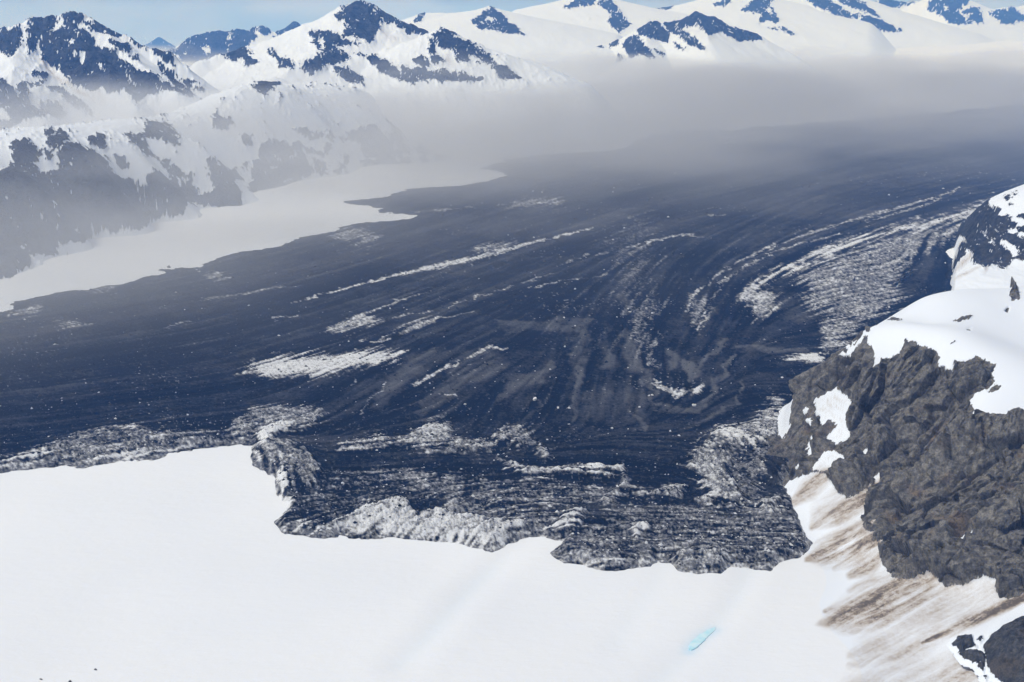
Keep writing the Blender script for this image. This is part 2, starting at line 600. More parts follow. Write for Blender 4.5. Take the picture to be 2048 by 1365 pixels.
ZC = lambda p: zoomed(p, 1500, 680, 5.055)
ZT = lambda p: zoomed(p, 1100, 600, 5.055)

# patches of dirty snow in the debris: polygon, whiteness, edge softness (px)
ICE = [
    (Z7([(30, 240), (60, 150), (150, 100), (240, 85), (330, 90), (440, 105), (480, 130), (430, 190), (350, 215), (260, 225), (160, 250)]), .52, 8),
    (Z7([(140, 240), (200, 190), (290, 175), (320, 195), (240, 250), (170, 280)]), .95, 6),
    (Z7([(125, 260), (260, 260), (400, 300), (440, 380), (430, 480), (330, 470), (290, 400), (240, 385), (160, 370)]), .50, 8),
    (Z7([(238, 390), (300, 390), (300, 440), (290, 500), (300, 560), (250, 630), (240, 600), (270, 560), (250, 500)]), .85, 5),
    (Z7([(300, 380), (700, 410), (1000, 520), (960, 560), (700, 600), (480, 640), (300, 620), (290, 500)]), .24, 10),
    (Z7([(250, 640), (350, 640), (480, 640), (560, 620), (620, 590), (700, 560), (760, 535), (840, 545), (900, 600), (1000, 590), (1060, 600), (1200, 620), (1400, 650), (1330, 700),
         (1240, 730), (1100, 715), (950, 690), (700, 672), (400, 668), (270, 655)]), .76, 7),
    (Z7([(540, 300), (600, 270), (700, 250), (830, 240), (900, 200), (960, 165), (1040, 165), (1060, 250), (1240, 260), (1240, 310), (1050, 320), (850, 295)]), .56, 9),
    (Z7([(860, 235), (920, 190), (980, 165), (1035, 180), (1040, 230), (960, 235)]), .78, 7),
    (Z7([(600, 290), (680, 255), (780, 250), (820, 275), (700, 295)]), .72, 6),
    (Z7([(1240, 270), (1280, 200), (1360, 180), (1440, 190), (1440, 240), (1480, 290), (1530, 340), (1490, 350), (1430, 290), (1350, 285), (1250, 285)]), .48, 7),
    (Z7([(1250, 335), (1310, 350), (1400, 390), (1550, 390), (1600, 378), (1640, 380), (1700, 395), (1860, 368), (1866, 400), (1780, 425), (1680, 420), (1640, 440), (1400, 432), (1320, 392)]), .66, 6),
    (Z7([(1640, 390), (1780, 385), (1800, 410), (1680, 415)]), .9, 4),
    (Z7([(690, 395), (860, 385), (1000, 430), (1250, 450), (1600, 485), (1810, 475), (1800, 560), (1500, 585), (1250, 560), (1000, 525), (900, 485), (760, 430)]), .42, 10),
    (Z7([(1000, 520), (1300, 560), (1600, 590), (1700, 610), (1640, 690), (1480, 690), (1300, 660), (1000, 600)]), .42, 10),
    (Z7([(1580, 600), (1690, 600), (1650, 660), (1580, 690), (1480, 685), (1560, 640)]), .8, 8),
    (Z7([(1825, 480), (1866, 400), (1880, 480), (1850, 520), (1790, 590), (1760, 570)]), .55, 5),
    (Z7([(1530, 745), (1600, 690), (1720, 640), (1866, 620), (1866, 830), (1790, 830), (1600, 800)]), .40, 8),
    (Z7([(1560, 775), (1640, 770), (1750, 800), (1900, 810), (1860, 838), (1700, 825)]), .62, 6),
    (Z8([(270, 380), (370, 310), (420, 240), (520, 240), (570, 210), (600, 170), (690, 110), (700, 180), (685, 300), (640, 330), (560, 320), (430, 350), (470, 450), (520, 560), (500, 610),
         (420, 600), (330, 480), (280, 430)]), .60, 10),
    (Z8([(420, 250), (500, 250), (560, 300), (640, 310), (560, 325), (440, 320)]), .78, 8),
    (Z8([(350, 560), (420, 540), (440, 590), (380, 605), (330, 590)]), .85, 6),
    (Z8([(400, 340), (560, 330), (640, 350), (590, 560), (640, 660), (560, 680), (500, 560)]), .38, 10),
    (Z8([(0, 540), (90, 545), (200, 510), (270, 520), (245, 560), (60, 572)]), .62, 7),
    (Z8([(-60, 620), (240, 600), (500, 620), (640, 560), (720, 560), (820, 740), (780, 800), (560, 860), (240, 870), (-60, 860)]), .40, 10),
    (Z8([(20, 705), (80, 700), (100, 730), (40, 745)]), .85, 5),
    (Z8([(250, 800), (420, 790), (560, 830), (700, 820), (790, 790), (720, 850), (560, 862), (400, 870), (240, 862)]), .52, 6),
    (Z8([(600, 580), (680, 570), (640, 640), (580, 640)]), .6, 6),
    (Z6([(560, 540), (650, 440), (760, 400), (850, 340), (960, 300), (1100, 265), (1250, 230), (1420, 190), (1560, 150), (1650, 110), (1690, 130), (1600, 195), (1480, 215), (1300, 262), (1150, 275),
         (1000, 325), (930, 380), (830, 400), (780, 440), (700, 445), (610, 530)]), .80, 9),
    (Z6([(820, 385), (930, 330), (1060, 280), (1180, 262), (1040, 310), (930, 375)]), .95, 7),
    (Z6([(700, 440), (930, 380), (1150, 280), (1500, 220), (1540, 270), (1350, 350), (1250, 430), (1200, 510), (1260, 560), (1150, 640), (1060, 680), (880, 640), (830, 640), (800, 560), (810, 500)]), .50, 12),
    (Z6([(480, 555), (560, 500), (690, 540), (690, 610), (640, 635), (580, 660), (560, 590)]), .62, 8),
    (Z6([(870, 660), (960, 650), (1080, 670), (1020, 740), (960, 760), (890, 790), (880, 720)]), .52, 8),
    (Z6([(700, 832), (760, 820), (830, 815), (900, 828), (890, 852), (790, 850)]), .92, 4),
    (Z6([(880, 775), (960, 755), (1020, 765), (985, 785), (900, 800), (900, 830), (880, 820)]), .62, 4),
    (Z6([(1190, 505), (1290, 430), (1280, 450), (1210, 512)]), .6, 5),
    (Z6([(225, 995), (290, 975), (345, 965), (320, 990), (270, 1003)]), .85, 4),
    ([(475, 752), (510, 731), (560, 717), (640, 718), (700, 712), (760, 706), (818, 712), (800, 727), (740, 738), (700, 745), (640, 757), (600, 752), (560, 759), (510, 754)], .86, 7),
    (Z5([(110, 660), (200, 600), (310, 565), (360, 585), (410, 600), (300, 635), (180, 665)]), .62, 6),
    (Z5([(825, 262), (880, 232), (990, 212), (1060, 205), (1000, 235), (900, 262)]), .62, 5),
    (Z5([(140, 180), (220, 140), (330, 150), (390, 190), (370, 215), (230, 220)]), .50, 8),
    (Z5([(470, 650), (560, 600), (680, 590), (590, 630), (500, 660)]), .58, 5),
    (Z4([(0, 1330), (60, 1285), (200, 1225), (330, 1185), (430, 1150), (540, 1130), (670, 1130), (800, 1160), (950, 1165), (1110, 1165), (1100, 1195), (850, 1240), (480, 1292), (220, 1302), (60, 1310), (-80, 1350)]), .46, 8),
    (Z4([(60, 1290), (200, 1225), (250, 1240), (200, 1290), (80, 1310), (-60, 1345)]), .8, 6),
    (Z4([(540, 1130), (670, 1128), (660, 1155), (600, 1160)]), .82, 5),
    (Z4([(420, 1280), (600, 1240), (850, 1215), (960, 1185), (1090, 1185), (850, 1240), (480, 1292)]), .72, 5),
    (Z4([(-40, 575), (100, 540), (200, 525), (190, 560), (130, 575)]), .48, 6),
    (Z4([(260, 595), (330, 590), (430, 625), (380, 640), (300, 630)]), .46, 6),
    (Z4([(380, 440), (480, 420), (610, 430), (560, 455), (440, 465)]), .44, 6),
    (Z4([(1010, 375), (1060, 362), (1130, 385), (1080, 400), (1010, 400)]), .5, 6),
    ([(1000, 415), (1060, 400), (1130, 398), (1120, 412), (1050, 420)], .48, 6),
    ([(1200, 470), (1290, 420), (1320, 470), (1300, 640), (1260, 660), (1230, 560)], .20, 22),
    (ZT([(660, 60), (780, 40), (1000, 20), (1200, 40), (1050, 200), (950, 340), (1060, 400), (1000, 640), (920, 560), (840, 300)]), .30, 10),
    (ZT([(1380, 0), (1640, 0), (1620, 150), (1540, 340), (1470, 310), (1400, 130)]), .40, 8),
]
# thin streaks of snow: line, half widths (px), whiteness
STREAK = [
    (Z5([(-40, 512), (10, 500), (270, 425), (430, 385), (560, 355), (760, 315), (900, 285), (1100, 225), (1300, 175), (1430, 148)]), (3, 5, 8, 11, 17, 20, 16, 11, 8, 3), .86),
    (Z5([(310, 570), (400, 530), (530, 485), (640, 450)]), (7, 8, 6, 3), .6),
    (Z5([(360, 705), (480, 645), (590, 612), (690, 585), (840, 555)]), (6, 9, 10, 7, 3), .7),
    (Z5([(300, 700), (380, 705), (450, 690)]), (5, 8, 4), .7),
    (Z5([(450, 585), (640, 550)]), (5, 5), .6),
    (Z5([(690, 545), (870, 480), (1050, 420), (1230, 368)]), (4, 9, 9, 4), .62),
    (Z5([(1120, 440), (1300, 400), (1500, 375)]), (5, 9, 5), .5),
    (Z5([(1250, 330), (1400, 280), (1600, 250), (1720, 225)]), (4, 6, 6, 5), .5),
    (Z5([(550, 920), (680, 855), (780, 805), (870, 755), (920, 730), (990, 735)]), (8, 13, 9, 13, 16, 7), .72),
    (Z5([(40, 900), (170, 865)]), (4, 4), .6),
    (Z5([(290, 1060), (340, 990), (420, 910)]), (9, 8, 8), .5),
    (Z5([(680, 965), (760, 970)]), (5, 5), .8),
    (Z5([(210, 940), (280, 885)]), (5, 5), .5),
    (Z5([(540, 60), (700, 55), (830, 40)]), (7, 8, 6), .5),
    (Z6([(270, 620), (300, 560), (400, 465), (520, 390), (700, 312), (900, 245), (1150, 172), (1400, 105), (1500, 60)]), (10, 12, 12, 11, 12, 12, 11, 8, 4), .66),
    (Z6([(420, 500), (540, 420), (700, 340), (880, 290), (1000, 265)]), (7, 8, 8, 7, 4), .62),
    (Z6([(330, 640), (400, 540), (480, 460)]), (8, 9, 6), .56),
    (Z6([(325, 705), (370, 620)]), (9, 9), .75),
    (Z6([(10, 332), (140, 300), (270, 270), (350, 290)]), (5, 7, 11, 6), .66),
    (Z6([(1080, 215), (1200, 180), (1350, 140), (1480, 80)]), (8, 9, 8, 5), .5),
    (Z6([(1250, 250), (1450, 200), (1600, 130)]), (9, 10, 9), .62),
    (Z6([(130, 275), (160, 262)]), (4, 4), .6),
    (Z6([(380, 190), (450, 185)]), (5, 6), .5),
    (Z8([(300, 310), (400, 240), (470, 200)]), (5, 6, 5), .6),
    (ZT([(1060, 830), (1120, 900), (1200, 970), (1340, 990), (1530, 930)]), (10, 16, 20, 30, 14), .7),
    (ZT([(1080, 720), (1010, 600), (1030, 480), (1100, 350)]), (20, 26, 20, 10), .5),
    (Z4([(930, 505), (1080, 485), (1250, 455), (1400, 432), (1480, 425)]), (5, 8, 8, 6, 4), .5),
    (Z4([(790, 640), (870, 615), (950, 600)]), (5, 8, 5), .62),
    (Z4([(1340, 590), (1400, 578), (1470, 570)]), (4, 8, 4), .6),
    (Z4([(770, 535), (810, 533)]), (4, 4), .5),
]
# grey dust: line, half widths, tone
DUST = [
    (ZT([(-520, 240), (0, 300), (330, 280)]), (30, 60, 30), .5),
    (ZT([(330, 350), (300, 550), (270, 700), (300, 850), (270, 1050), (250, 1250)]), (70, 90, 60, 40, 30, 20), .55),
    (ZT([(600, 300), (540, 480), (620, 650), (560, 720)]), (30, 40, 60, 30), .5),
    (ZT([(800, 400), (820, 560), (860, 680)]), (70, 110, 90), .7),
    (ZT([(930, 700), (980, 830), (1040, 940), (1050, 1080)]), (40, 70, 50, 26), .65),
    (ZT([(1210, 530), (1260, 640), (1230, 720)]), (30, 70, 30), .7),
    (ZT([(1340, 640), (1430, 740), (1410, 850)]), (20, 80, 20), .9),
    (ZT([(1440, 740), (1500, 650), (1600, 590), (1700, 520), (1770, 430)]), (40, 30, 30, 40, 20), .75),
    (ZT([(1620, 1000), (1660, 860), (1780, 800), (1780, 700), (1840, 620), (1900, 580)]), (28, 44, 30, 24, 20, 12), .75),
    (ZT([(1100, 1090), (1300, 1150), (1500, 1150), (1600, 1040)]), (20, 34, 34, 24), .6),
    (ZT([(1500, 1260), (1700, 1170), (1900, 1060), (1950, 860)]), (14, 20, 20, 14), .6),
    (ZT([(820, 1170), (900, 1270), (960, 1340)]), (24, 36, 20), .6),
    (ZT([(300, 1000), (700, 1000), (1000, 1050)]), (50, 120, 60), .28),
    (ZT([(300, 1150), (700, 1150), (900, 1180)]), (60, 120, 60), .25),
    (ZT([(730, 0), (800, 60), (790, 120)]), (60, 60, 20), .5),
    (Z5([(760, 850), (820, 800), (920, 780), (960, 800), (900, 870)]), (40, 50, 50, 50, 30), .45),
    (Z5([(980, 980), (1060, 900), (1180, 880), (1230, 800)]), (40, 70, 50, 24), .55),
    (Z5([(580, 1060), (700, 960), (850, 870), (960, 830)]), (20, 36, 40, 20), .45),
    (Z5([(380, 1020), (470, 900), (560, 800), (640, 740)]), (30, 40, 40, 20), .42),
    (Z5([(1010, 1150), (1130, 1050), (1180, 1000)]), (20, 30, 20), .4),
    (Z5([(1000, 660), (1120, 620), (1300, 610), (1420, 600)]), (30, 50, 40, 20), .42),
    (Z6([(480, 785), (570, 780), (650, 800), (820, 800)]), (6, 12, 12, 10), .55),
    (Z6([(520, 790), (540, 800)]), (14, 14), .5),
    (Z6([(690, 560), (740, 600), (800, 660)]), (40, 60, 40), .28),
]

step = 2.0
cx = np.arange(-250, 2330, step)
cy = np.concatenate([np.arange(185, 330, 1.6), np.arange(330, 1155, step)])
nr, nc = len(cy), len(cx)
PY, PX = np.meshgrid(cy, cx, indexing='ij')
PX = PX.ravel(); PY = PY.ravel()
BX, BY = ground_pt(PX, PY, 2.0)

# flow direction field on a coarse grid
fx_ = np.linspace(-260, 2340, 66); fy_ = np.linspace(150, 1170, 34)
FYg, FXg = np.meshgrid(fy_, fx_, indexing='ij')
cs = np.zeros(FXg.shape); sn = np.zeros(FXg.shape)
for (a, b_, dx, dy) in FLOW:
    th = 2 * math.atan2(dy, dx)
    w = 1.0 / (((FXg - a) / 1.6) ** 2 + (FYg - b_) ** 2 + 900.0) ** 1.5
    cs += w * math.cos(th); sn += w * math.sin(th)
nrm = np.hypot(cs, sn) + 1e-12
cs /= nrm; sn /= nrm


def flow_dir(px, py):
    u = np.clip((px - fx_[0]) / (fx_[1] - fx_[0]), 0, len(fx_) - 1.001)
    v = np.clip((py - fy_[0]) / (fy_[1] - fy_[0]), 0, len(fy_) - 1.001)
    i = u.astype(int); j = v.astype(int); fu = u - i; fv = v - j

    def bl(G):
        return (G[j, i] * (1 - fu) + G[j, i + 1] * fu) * (1 - fv) + (G[j + 1, i] * (1 - fu) + G[j + 1, i + 1] * fu) * fv
    th = 0.5 * np.arctan2(bl(sn), bl(cs))
    return np.cos(th), np.sin(th)


def conf(px, py):
    """ground position as (azimuth, log distance): keeps shapes, sizes grow with distance"""
    X, Y = ground_pt(px, py)
    return np.arctan2(X, Y), np.log(np.hypot(X, Y))


def lic(size, steps, seed, rf=1):
    """streaks along the flow: noise of the given size (m at 1500 m) smeared along flow lines"""
    qx0, qy0 = np.meshgrid(cx[::2], cy[::rf])
    sh = qx0.shape
    qx0 = qx0.ravel(); qy0 = qy0.ravel()
    K = 1500.0 / size
    tot = 0.0; wt = 0.0
    for sgn in (1, -1):
        qx = qx0.copy(); qy = qy0.copy(); lastx = None
        for k in range(steps):
            dx, dy = flow_dir(qx, qy)
            if lastx is None:
                f = float(sgn)
            else:
                f = np.where(dx * lastx + dy * lasty < 0, -1.0, 1.0)
            dx = dx * f; dy = dy * f
            lastx, lasty = dx, dy
            u0, v0 = conf(qx, qy)
            u1, v1 = conf(qx + dx, qy + dy)
            s = 0.62 / (K * np.hypot(u1 - u0, v1 - v0) + 1e-6)
            qx = qx + dx * s; qy = np.maximum(qy + dy * s, 110)
            w = 1 - (k / steps) ** 2
            tot = tot + w * noise2(u0 * K, v0 * K, seed); wt += w
    G = tot / np.std(tot) * .33
    G = G.reshape(sh)
    G = np.pad(G, ((0, 1), (0, 1)), mode='edge')
    r = np.arange(nr) / float(rf); c = np.arange(nc) / 2.0
    i = r.astype(int); j = c.astype(int); fi = (r - i)[:, None]; fj = (c - j)[None]
    out = (G[i][:, j] * (1 - fi) + G[i + 1][:, j] * fi) * (1 - fj) + (G[i][:, j + 1] * (1 - fi) + G[i + 1][:, j + 1] * fi) * fj
    return out.ravel()


warp = 9 * fbm(BX / 60, BY / 60, 3, 41)
osd = poly_sd(PX, PY, OUTLINE, 200.0)
pxm = np.clip((PY - 60.0) / 600, .1, 2)            # rough picture scale of a ground metre
osd = osd + (11 * fbm(BX / 55, BY / 55, 4, 11, 0.6) + 16 * noise2(BX / 210, BY / 210, 12) * (PY < 760)) * np.clip(pxm, .2, 1.2)
inside = osd > -10
live = np.nonzero(inside)[0]
lpx, lpy, lx, ly = PX[live], PY[live], BX[live], BY[live]
L1 = lic(5.0, 12, 21)[live]
L2 = lic(20.0, 13, 22, 2)[live]
L3 = lic(9.0, 18, 23)[live]
L4 = lic(55.0, 9, 24, 3)[live]
cu, cv = conf(lpx, lpy)
cu = cu * 1500; cv = cv * 1500              # metres at 1500 m
nA = fbm(cu / 38, cv / 38, 4, 51, .6)
nB = fbm(cu / 9, cv / 9, 3, 61, .6)
nC = noise2(cu / 3.6, cv / 3.6, 71)
sp = np.clip((lpy - 60.0) / 600, .15, 1.6)
# flow-bent coordinates so that painted edges fray along the flow
wx = lpx + 16 * sp * fbm(lx / 45, ly / 45, 3, 81); wy = lpy + 6 * sp * fbm(lx / 45 + 9, ly / 45, 3, 82)
crest = np.zeros(lpx.shape)
ice_p = np.zeros(lpx.shape); ice_id = np.full(lpx.shape, -1)
for k, (poly, val, soft) in enumerate(ICE):
    d = poly_sd(wx, wy, poly, 40.0)
    v = val * sstep(-1.3 * soft, 1.3 * soft, d + soft * (.8 * nA + 0.8 * L1 + 1.2 * L3 + .4 * nB))
    if val > .45:
        crest = np.maximum(crest, min(1, val + .2) * sstep(-9, 9, d))
    hit = (d > 0) & (v > .3)
    ice_id[hit] = k
    ice_p = np.where(val < .45, np.maximum(ice_p, v), np.maximum(ice_p, v))
for ln, w, val in STREAK:
    s = stroke(wx, wy, ln, np.asarray(w, float) / (2.3 if max(w) < 60 else 2.3))
    ice_p = np.maximum(ice_p, .88 * val * sstep(.05, 1.0, 1.4 * s + (s > 0) * (.5 * L1 + .5 * L3 + .35 * nA + .3 * nB)))
edge = sstep(26, 2, osd[live]) * (lpy > 780)
ice_p = np.maximum(ice_p, 0.50 * edge)
front_zone = sstep(800, 900, lpy)
ice_p = ice_p + 0.07 * front_zone
dust = np.zeros(lpx.shape)
for ln, w, val in DUST:
    ww = np.asarray(w, float) / (5.055 if max(l[0] for l in ln) < 1503 and ln[0][0] > 990 else 2.4)
    dust = np.maximum(dust, val * np.minimum(1, 1.6 * stroke(wx, wy, ln, ww * 1.3)))
crk = ridged(cu / 34 + .4 * nA, cv / 26, 3, 131)
fz = sstep(790, 880, lpy)
grain = .26 * nA + .36 * nB + (.17 * L1 + .20 * L3) * (1 + .3 * fz) + .34 * nC - .22 * fz * sstep(.2, .7, crk)
pc = np.clip(ice_p, 0, 1)
ice = ice_p + grain * (0.20 + 1.25 * np.sqrt(pc) * (1.2 - pc))
speck = sstep(0.62, 0.9, (nC + .5 * nB + .35 * L1) * (0.7 + .9 * noise2(cu / 140, cv / 140, 103)))
ice = np.maximum(ice, 0.55 * speck)
streakw = sstep(.55, 1.35, L3 + 0.6 * L1 + .5 * L2 + 1.0 * noise2(cu / 260, cv / 260, 105)) * .28 * (1 - fz)
ice = np.maximum(ice, streakw)
nD = fbm(cu / 190, cv / 190, 3, 121)
tone = 0.03 + 0.16 * L1 + 0.24 * L2 + 0.22 * L3 + 0.30 * L4 + 0.18 * nA + 0.18 * nB + .14 * nC + .25 * nD
tone = tone * (1 - .5 * np.clip(dust, 0, 1)) + dust * (1.05 + .25 * L1 + .35 * L3 + .25 * nA + .15 * nC)
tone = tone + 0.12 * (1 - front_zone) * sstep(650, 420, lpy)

relief = 1.6 * nA + 0.7 * nB + 0.2 * nC + 0.5 * L1 + 1.8 * L2 + 0.9 * L3
hum = sstep(800, 960, lpy) * sstep(-200, 0, osd[live])
relief = relief + hum * (4.0 * ridged(cu / 95 + .3 * nA, cv / 26, 3, 111) + 0.6 * ridged(cu / 22, cv / 10, 2, 112))
relief = relief + (1.0 + .6 * nB) * crest * (1.5 + 6.0 * fz) * sstep(4, 34, osd[live])
thick = 7.0 * sstep(-5, 16, osd[live]) - 3.5 * sstep(0, -8, osd[live])
lz = ground_z(lx, ly) + thick + relief * sstep(-6, 18, osd[live])
V = np.zeros((nr * nc, 3)); V[:, 0] = BX; V[:, 1] = BY
V[live, 2] = lz
ATT = {k: np.zeros(nr * nc) for k in ('ice', 'tone')}
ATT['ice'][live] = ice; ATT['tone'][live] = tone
Q = grid_quads(nr, nc)
keep = inside[Q].all(1)
Q = Q[keep]
idf = np.full(nr * nc, -1); idf[live] = ice_id
fid = idf[Q[:, 0]]
debris = sub_mesh('debris_field', V, Q, fid < 0, M_deb, ATT, smooth=False)
tag(debris, 'dark rock avalanche debris spread across the glacier with pale streaks', kind='structure')
for k in range(len(ICE)):
    m = fid == k
    if m.sum() > 60:
        sub_mesh('dirty_snow_patch', V, Q, m, M_deb, ATT, debris, smooth=False)

# loose blocks strewn over the debris
rg = np.random.RandomState(11)
NB = 34000
ok = np.nonzero((osd[live] > 6) & (lpy > 330))[0]
pick = ok[rg.randint(0, len(ok), NB)]
clump = fbm(cu[pick] / 60, cv[pick] / 60, 3, 141)
pick = pick[clump + .35 * rg.rand(NB) > .02]
NB = len(pick)
bs = (0.55 + 0.8 * rg.pareto(3.0, NB)).clip(.5, 2.4) * np.sqrt(ly[pick] / 1400.0)
OCT = np.array([(1, 0, 0), (-1, 0, 0), (0, 1, 0), (0, -1, 0), (0, 0, 1), (0, 0, -.6)], float)
OT = np.array([(0, 2, 4), (2, 1, 4), (1, 3, 4), (3, 0, 4), (2, 0, 5), (1, 2, 5), (3, 1, 5), (0, 3, 5)])
ang = rg.rand(NB) * 2 * np.pi
bv = OCT[None] * (1 + .7 * (rg.rand(NB, 6, 1) - .5)) * np.stack([bs * (.8 + .8 * rg.rand(NB)), bs, bs * (.6 + .5 * rg.rand(NB))], -1)[:, None]
bv = np.stack([bv[..., 0] * np.cos(ang)[:, None] - bv[..., 1] * np.sin(ang)[:, None], bv[..., 0] * np.sin(ang)[:, None] + bv[..., 1] * np.cos(ang)[:, None], bv[..., 2]], -1)
bv = bv + np.c_[lx[pick], ly[pick], lz[pick] + .25 * bs][:, None]
bt = (OT[None] + 6 * np.arange(NB)[:, None, None]).reshape(-1, 3)
b_ice = np.where(rg.rand(NB) < .03 + .5 * np.clip(ice_p[pick], 0, 1), .85, -.3)
b_tone = np.clip(.02 + .75 * rg.rand(NB) ** 2, 0, 1)
rub = mesh_obj('rubble', bv.reshape(-1, 3), bt, M_deb, {'ice': np.repeat(b_ice, 6), 'tone': np.repeat(b_tone, 6)}, debris, False)
tag(rub, kind='stuff')

# ================================================================= cliff on the right
CLIFF = [
    # on the glacier in front and to the left
    (1545, 700, 0), (1535, 800, 0), (1535, 880, 0), (1548, 960, 0), (1585, 1040, 0), (1612, 1110, 0), (1640, 1180, 0), (1640, 1240, 0), (1680, 1300, 0), (1700, 1365, 0), (1690, 1450, 0),
    (1480, 800, -8), (1480, 960, -8), (1540, 1110, -8), (1560, 1240, -8), (1600, 1400, -8),
]
cl = []
for a, b_, z in CLIFF:
    x, y = ground_pt(a, b_, z); cl.append((float(x), float(y), float(z)))


def add3(lst, pts):
    for a, b_, Y in pts:
        x, y, z = at(a, b_, Y); lst.append((float(x), float(y), float(z)))


add3(cl, [
    # foot of the rock
    (1565, 800, 1715), (1560, 860, 1550), (1566, 930, 1420), (1600, 965, 1345), (1650, 962, 1325), (1700, 1000, 1258), (1750, 1005, 1238), (1735, 1050, 1190),
    (1765, 1130, 1112), (1800, 1162, 1070), (1880, 1160, 1062), (1930, 1172, 1042), (1990, 1200, 1008), (2060, 1188, 1005), (2200, 1190, 985),
    # snow apron half way
    (1700, 1120, 1148), (1700, 1215, 1040), (1800, 1230, 1010), (1900, 1240, 985), (2000, 1260, 950), (1760, 1300, 965), (1850, 1330, 930), (2048, 1330, 885), (2200, 1330, 870), (2048, 1420, 830), (1850, 1420, 855),
    # wall
    (1600, 790, 1600), (1600, 850, 1500), (1640, 770, 1530), (1660, 850, 1430), (1720, 900, 1345), (1700, 800, 1430), (1780, 800, 1385), (1800, 950, 1265),
    (1850, 1050, 1150), (1850, 900, 1265), (1850, 780, 1345), (1930, 1050, 1120), (1920, 900, 1215), (2000, 1050, 1085), (2010, 920, 1160), (2100, 1050, 1070), (2100, 900, 1160), (2250, 1000, 1090),
    # lip of the snow cap
    (1640, 752, 1548), (1690, 705, 1500), (1750, 700, 1445), (1800, 705, 1412), (1870, 715, 1368), (1920, 735, 1335), (1985, 740, 1305), (1950, 820, 1252), (2048, 836, 1222), (2200, 838, 1210),
    # snow cap
    (1760, 652, 1530), (1850, 597, 1580), (1920, 582, 1600), (2048, 577, 1615), (2200, 560, 1630), (1850, 650, 1475), (1950, 660, 1440), (2048, 700, 1400), (2048, 640, 1495), (2200, 700, 1400),
])
# the far side falls to the glacier again
for (x, y, z) in [(560, 1690, 90), (660, 1760, 110), (760, 1780, 130), (900, 1790, 140), (480, 1800, -5), (600, 1900, -8), (720, 1950, -10), (900, 1960, -8), (1100, 1900, 40)]:
    cl.append((x, y, z))

gx = np.arange(250, 960, 1.45)
gy = np.concatenate([np.arange(800, 1000, 1.6), np.arange(1000, 1640, 1.3), np.arange(1640, 1960, 4.0)])
cnr, cnc = len(gy), len(gx)
GY, GX = np.meshgrid(gy, gx, indexing='ij')
GX = GX.ravel(); GY = GY.ravel()
GZ = tps(cl, GX, GY, 1e-5)
RAW = GZ
GZ = np.maximum(GZ, 0) * sstep(-10, 52, GZ) - .15 - 2.2 * sstep(-2, -8, GZ) - 14 * sstep(-5, -12, GZ) + ground_z(GX, GY) * sstep(30, 0, GZ)
cpx, cpy = project(GX, GY, GZ)
CAP = [(1690, 712), (1715, 683), (1760, 648), (1800, 612), (1850, 588), (1920, 570), (2048, 540), (2600, 500), (2600, 850)] + Z6([(1900, 1075), (1786, 1078), (1700, 1080), (1570, 1090), (1545, 1012), (1600, 965),
       (1655, 940), (1640, 890), (1660, 850), (1570, 815), (1530, 850), (1480, 830), (1470, 880), (1410, 860), (1400, 790), (1330, 770), (1260, 742), (1230, 800), (1190, 825),
       (1145, 825), (1160, 855), (1120, 862), (1120, 800), (1090, 745), (1075, 700)]) + [(1722, 688), (1700, 712)]
PATCHES = [
    Z8([(850, 110), (940, 60), (1010, 110), (1000, 150), (985, 190), (990, 240), (1000, 280), (940, 310), (900, 290), (945, 225), (915, 200), (880, 240), (870, 190), (845, 180)]),
    Z8([(830, 410), (890, 350), (930, 335), (975, 370), (980, 430), (930, 465), (900, 430), (840, 430)]),
    ZC([(545, 720), (600, 670), (605, 740), (560, 760)]), ZC([(560, 820), (620, 775), (605, 865)]),
    ZC([(600, 1060), (630, 975), (645, 1040), (680, 1050), (640, 1060), (630, 1180), (610, 1180), (615, 1100), (560, 1140)]),
    ZC([(460, 1290), (505, 1250), (500, 1285)]),
    ZC([(1165, 1150), (1190, 1120), (1220, 1150), (1180, 1175)]), ZC([(1268, 1110), (1290, 1090), (1305, 1115), (1290, 1140)]), ZC([(1205, 1190), (1235, 1180), (1240, 1240), (1215, 1245)]), ZC([(1255, 1180), (1285, 1150), (1270, 1185)]),
    ZC([(320, 720), (360, 580), (440, 540), (480, 600), (430, 720), (420, 800), (400, 900), (340, 1000), (285, 990), (310, 800)]),
    ZC([(915, 155), (945, 115), (970, 150)]), ZC([(980, 80), (1010, 60), (1010, 95)]), ZC([(1035, 50), (1060, 0), (1100, 0), (1060, 50)]),
    Z8([(1090, 660), (1110, 650), (1100, 665)]), Z8([(1500, 740), (1515, 715), (1510, 745)]), Z8([(1540, 705), (1552, 705), (1545, 715)]),
]
ROCK_IN_CAP = [ZR([(1850, 1230), (1890, 1150), (1950, 1100), (2060, 1060), (1950, 1130), (1965, 1230), (1960, 1270), (1890, 1280)]),
               Z6([(1700, 610), (1715, 600), (1710, 615)]), Z6([(1470, 660), (1520, 640), (1560, 635), (1540, 650), (1490, 665)]), Z6([(1530, 700), (1550, 688), (1545, 710)]),
               Z6([(1175, 655), (1200, 640), (1240, 657), (1210, 662)]), Z6([(1625, 970), (1660, 945), (1695, 945), (1670, 968), (1635, 978)]), Z6([(1460, 765), (1480, 745), (1480, 755)])]
APRON = Z8([(560, 505), (700, 492), (760, 460), (830, 435), (880, 440), (930, 480), (950, 530), (990, 555), (1060, 520), (1110, 490), (1100, 460), (1145, 440), (1140, 480), (1100, 550), (1070, 600), (1055, 640),
            (1065, 690), (1110, 700), (1110, 740), (1150, 735), (1130, 790), (1145, 850), (1190, 900), (1270, 910), (1360, 890), (1420, 940), (1500, 940), (1560, 910), (1600, 905), (1680, 930), (1640, 950),
            (1670, 1000), (1720, 995), (1771, 975), (2400, 940), (2400, 1700), (500, 1700)])
wob = 4.5 * fbm(GX / 22, GY / 22 + GZ / 22, 4, 201, .65)
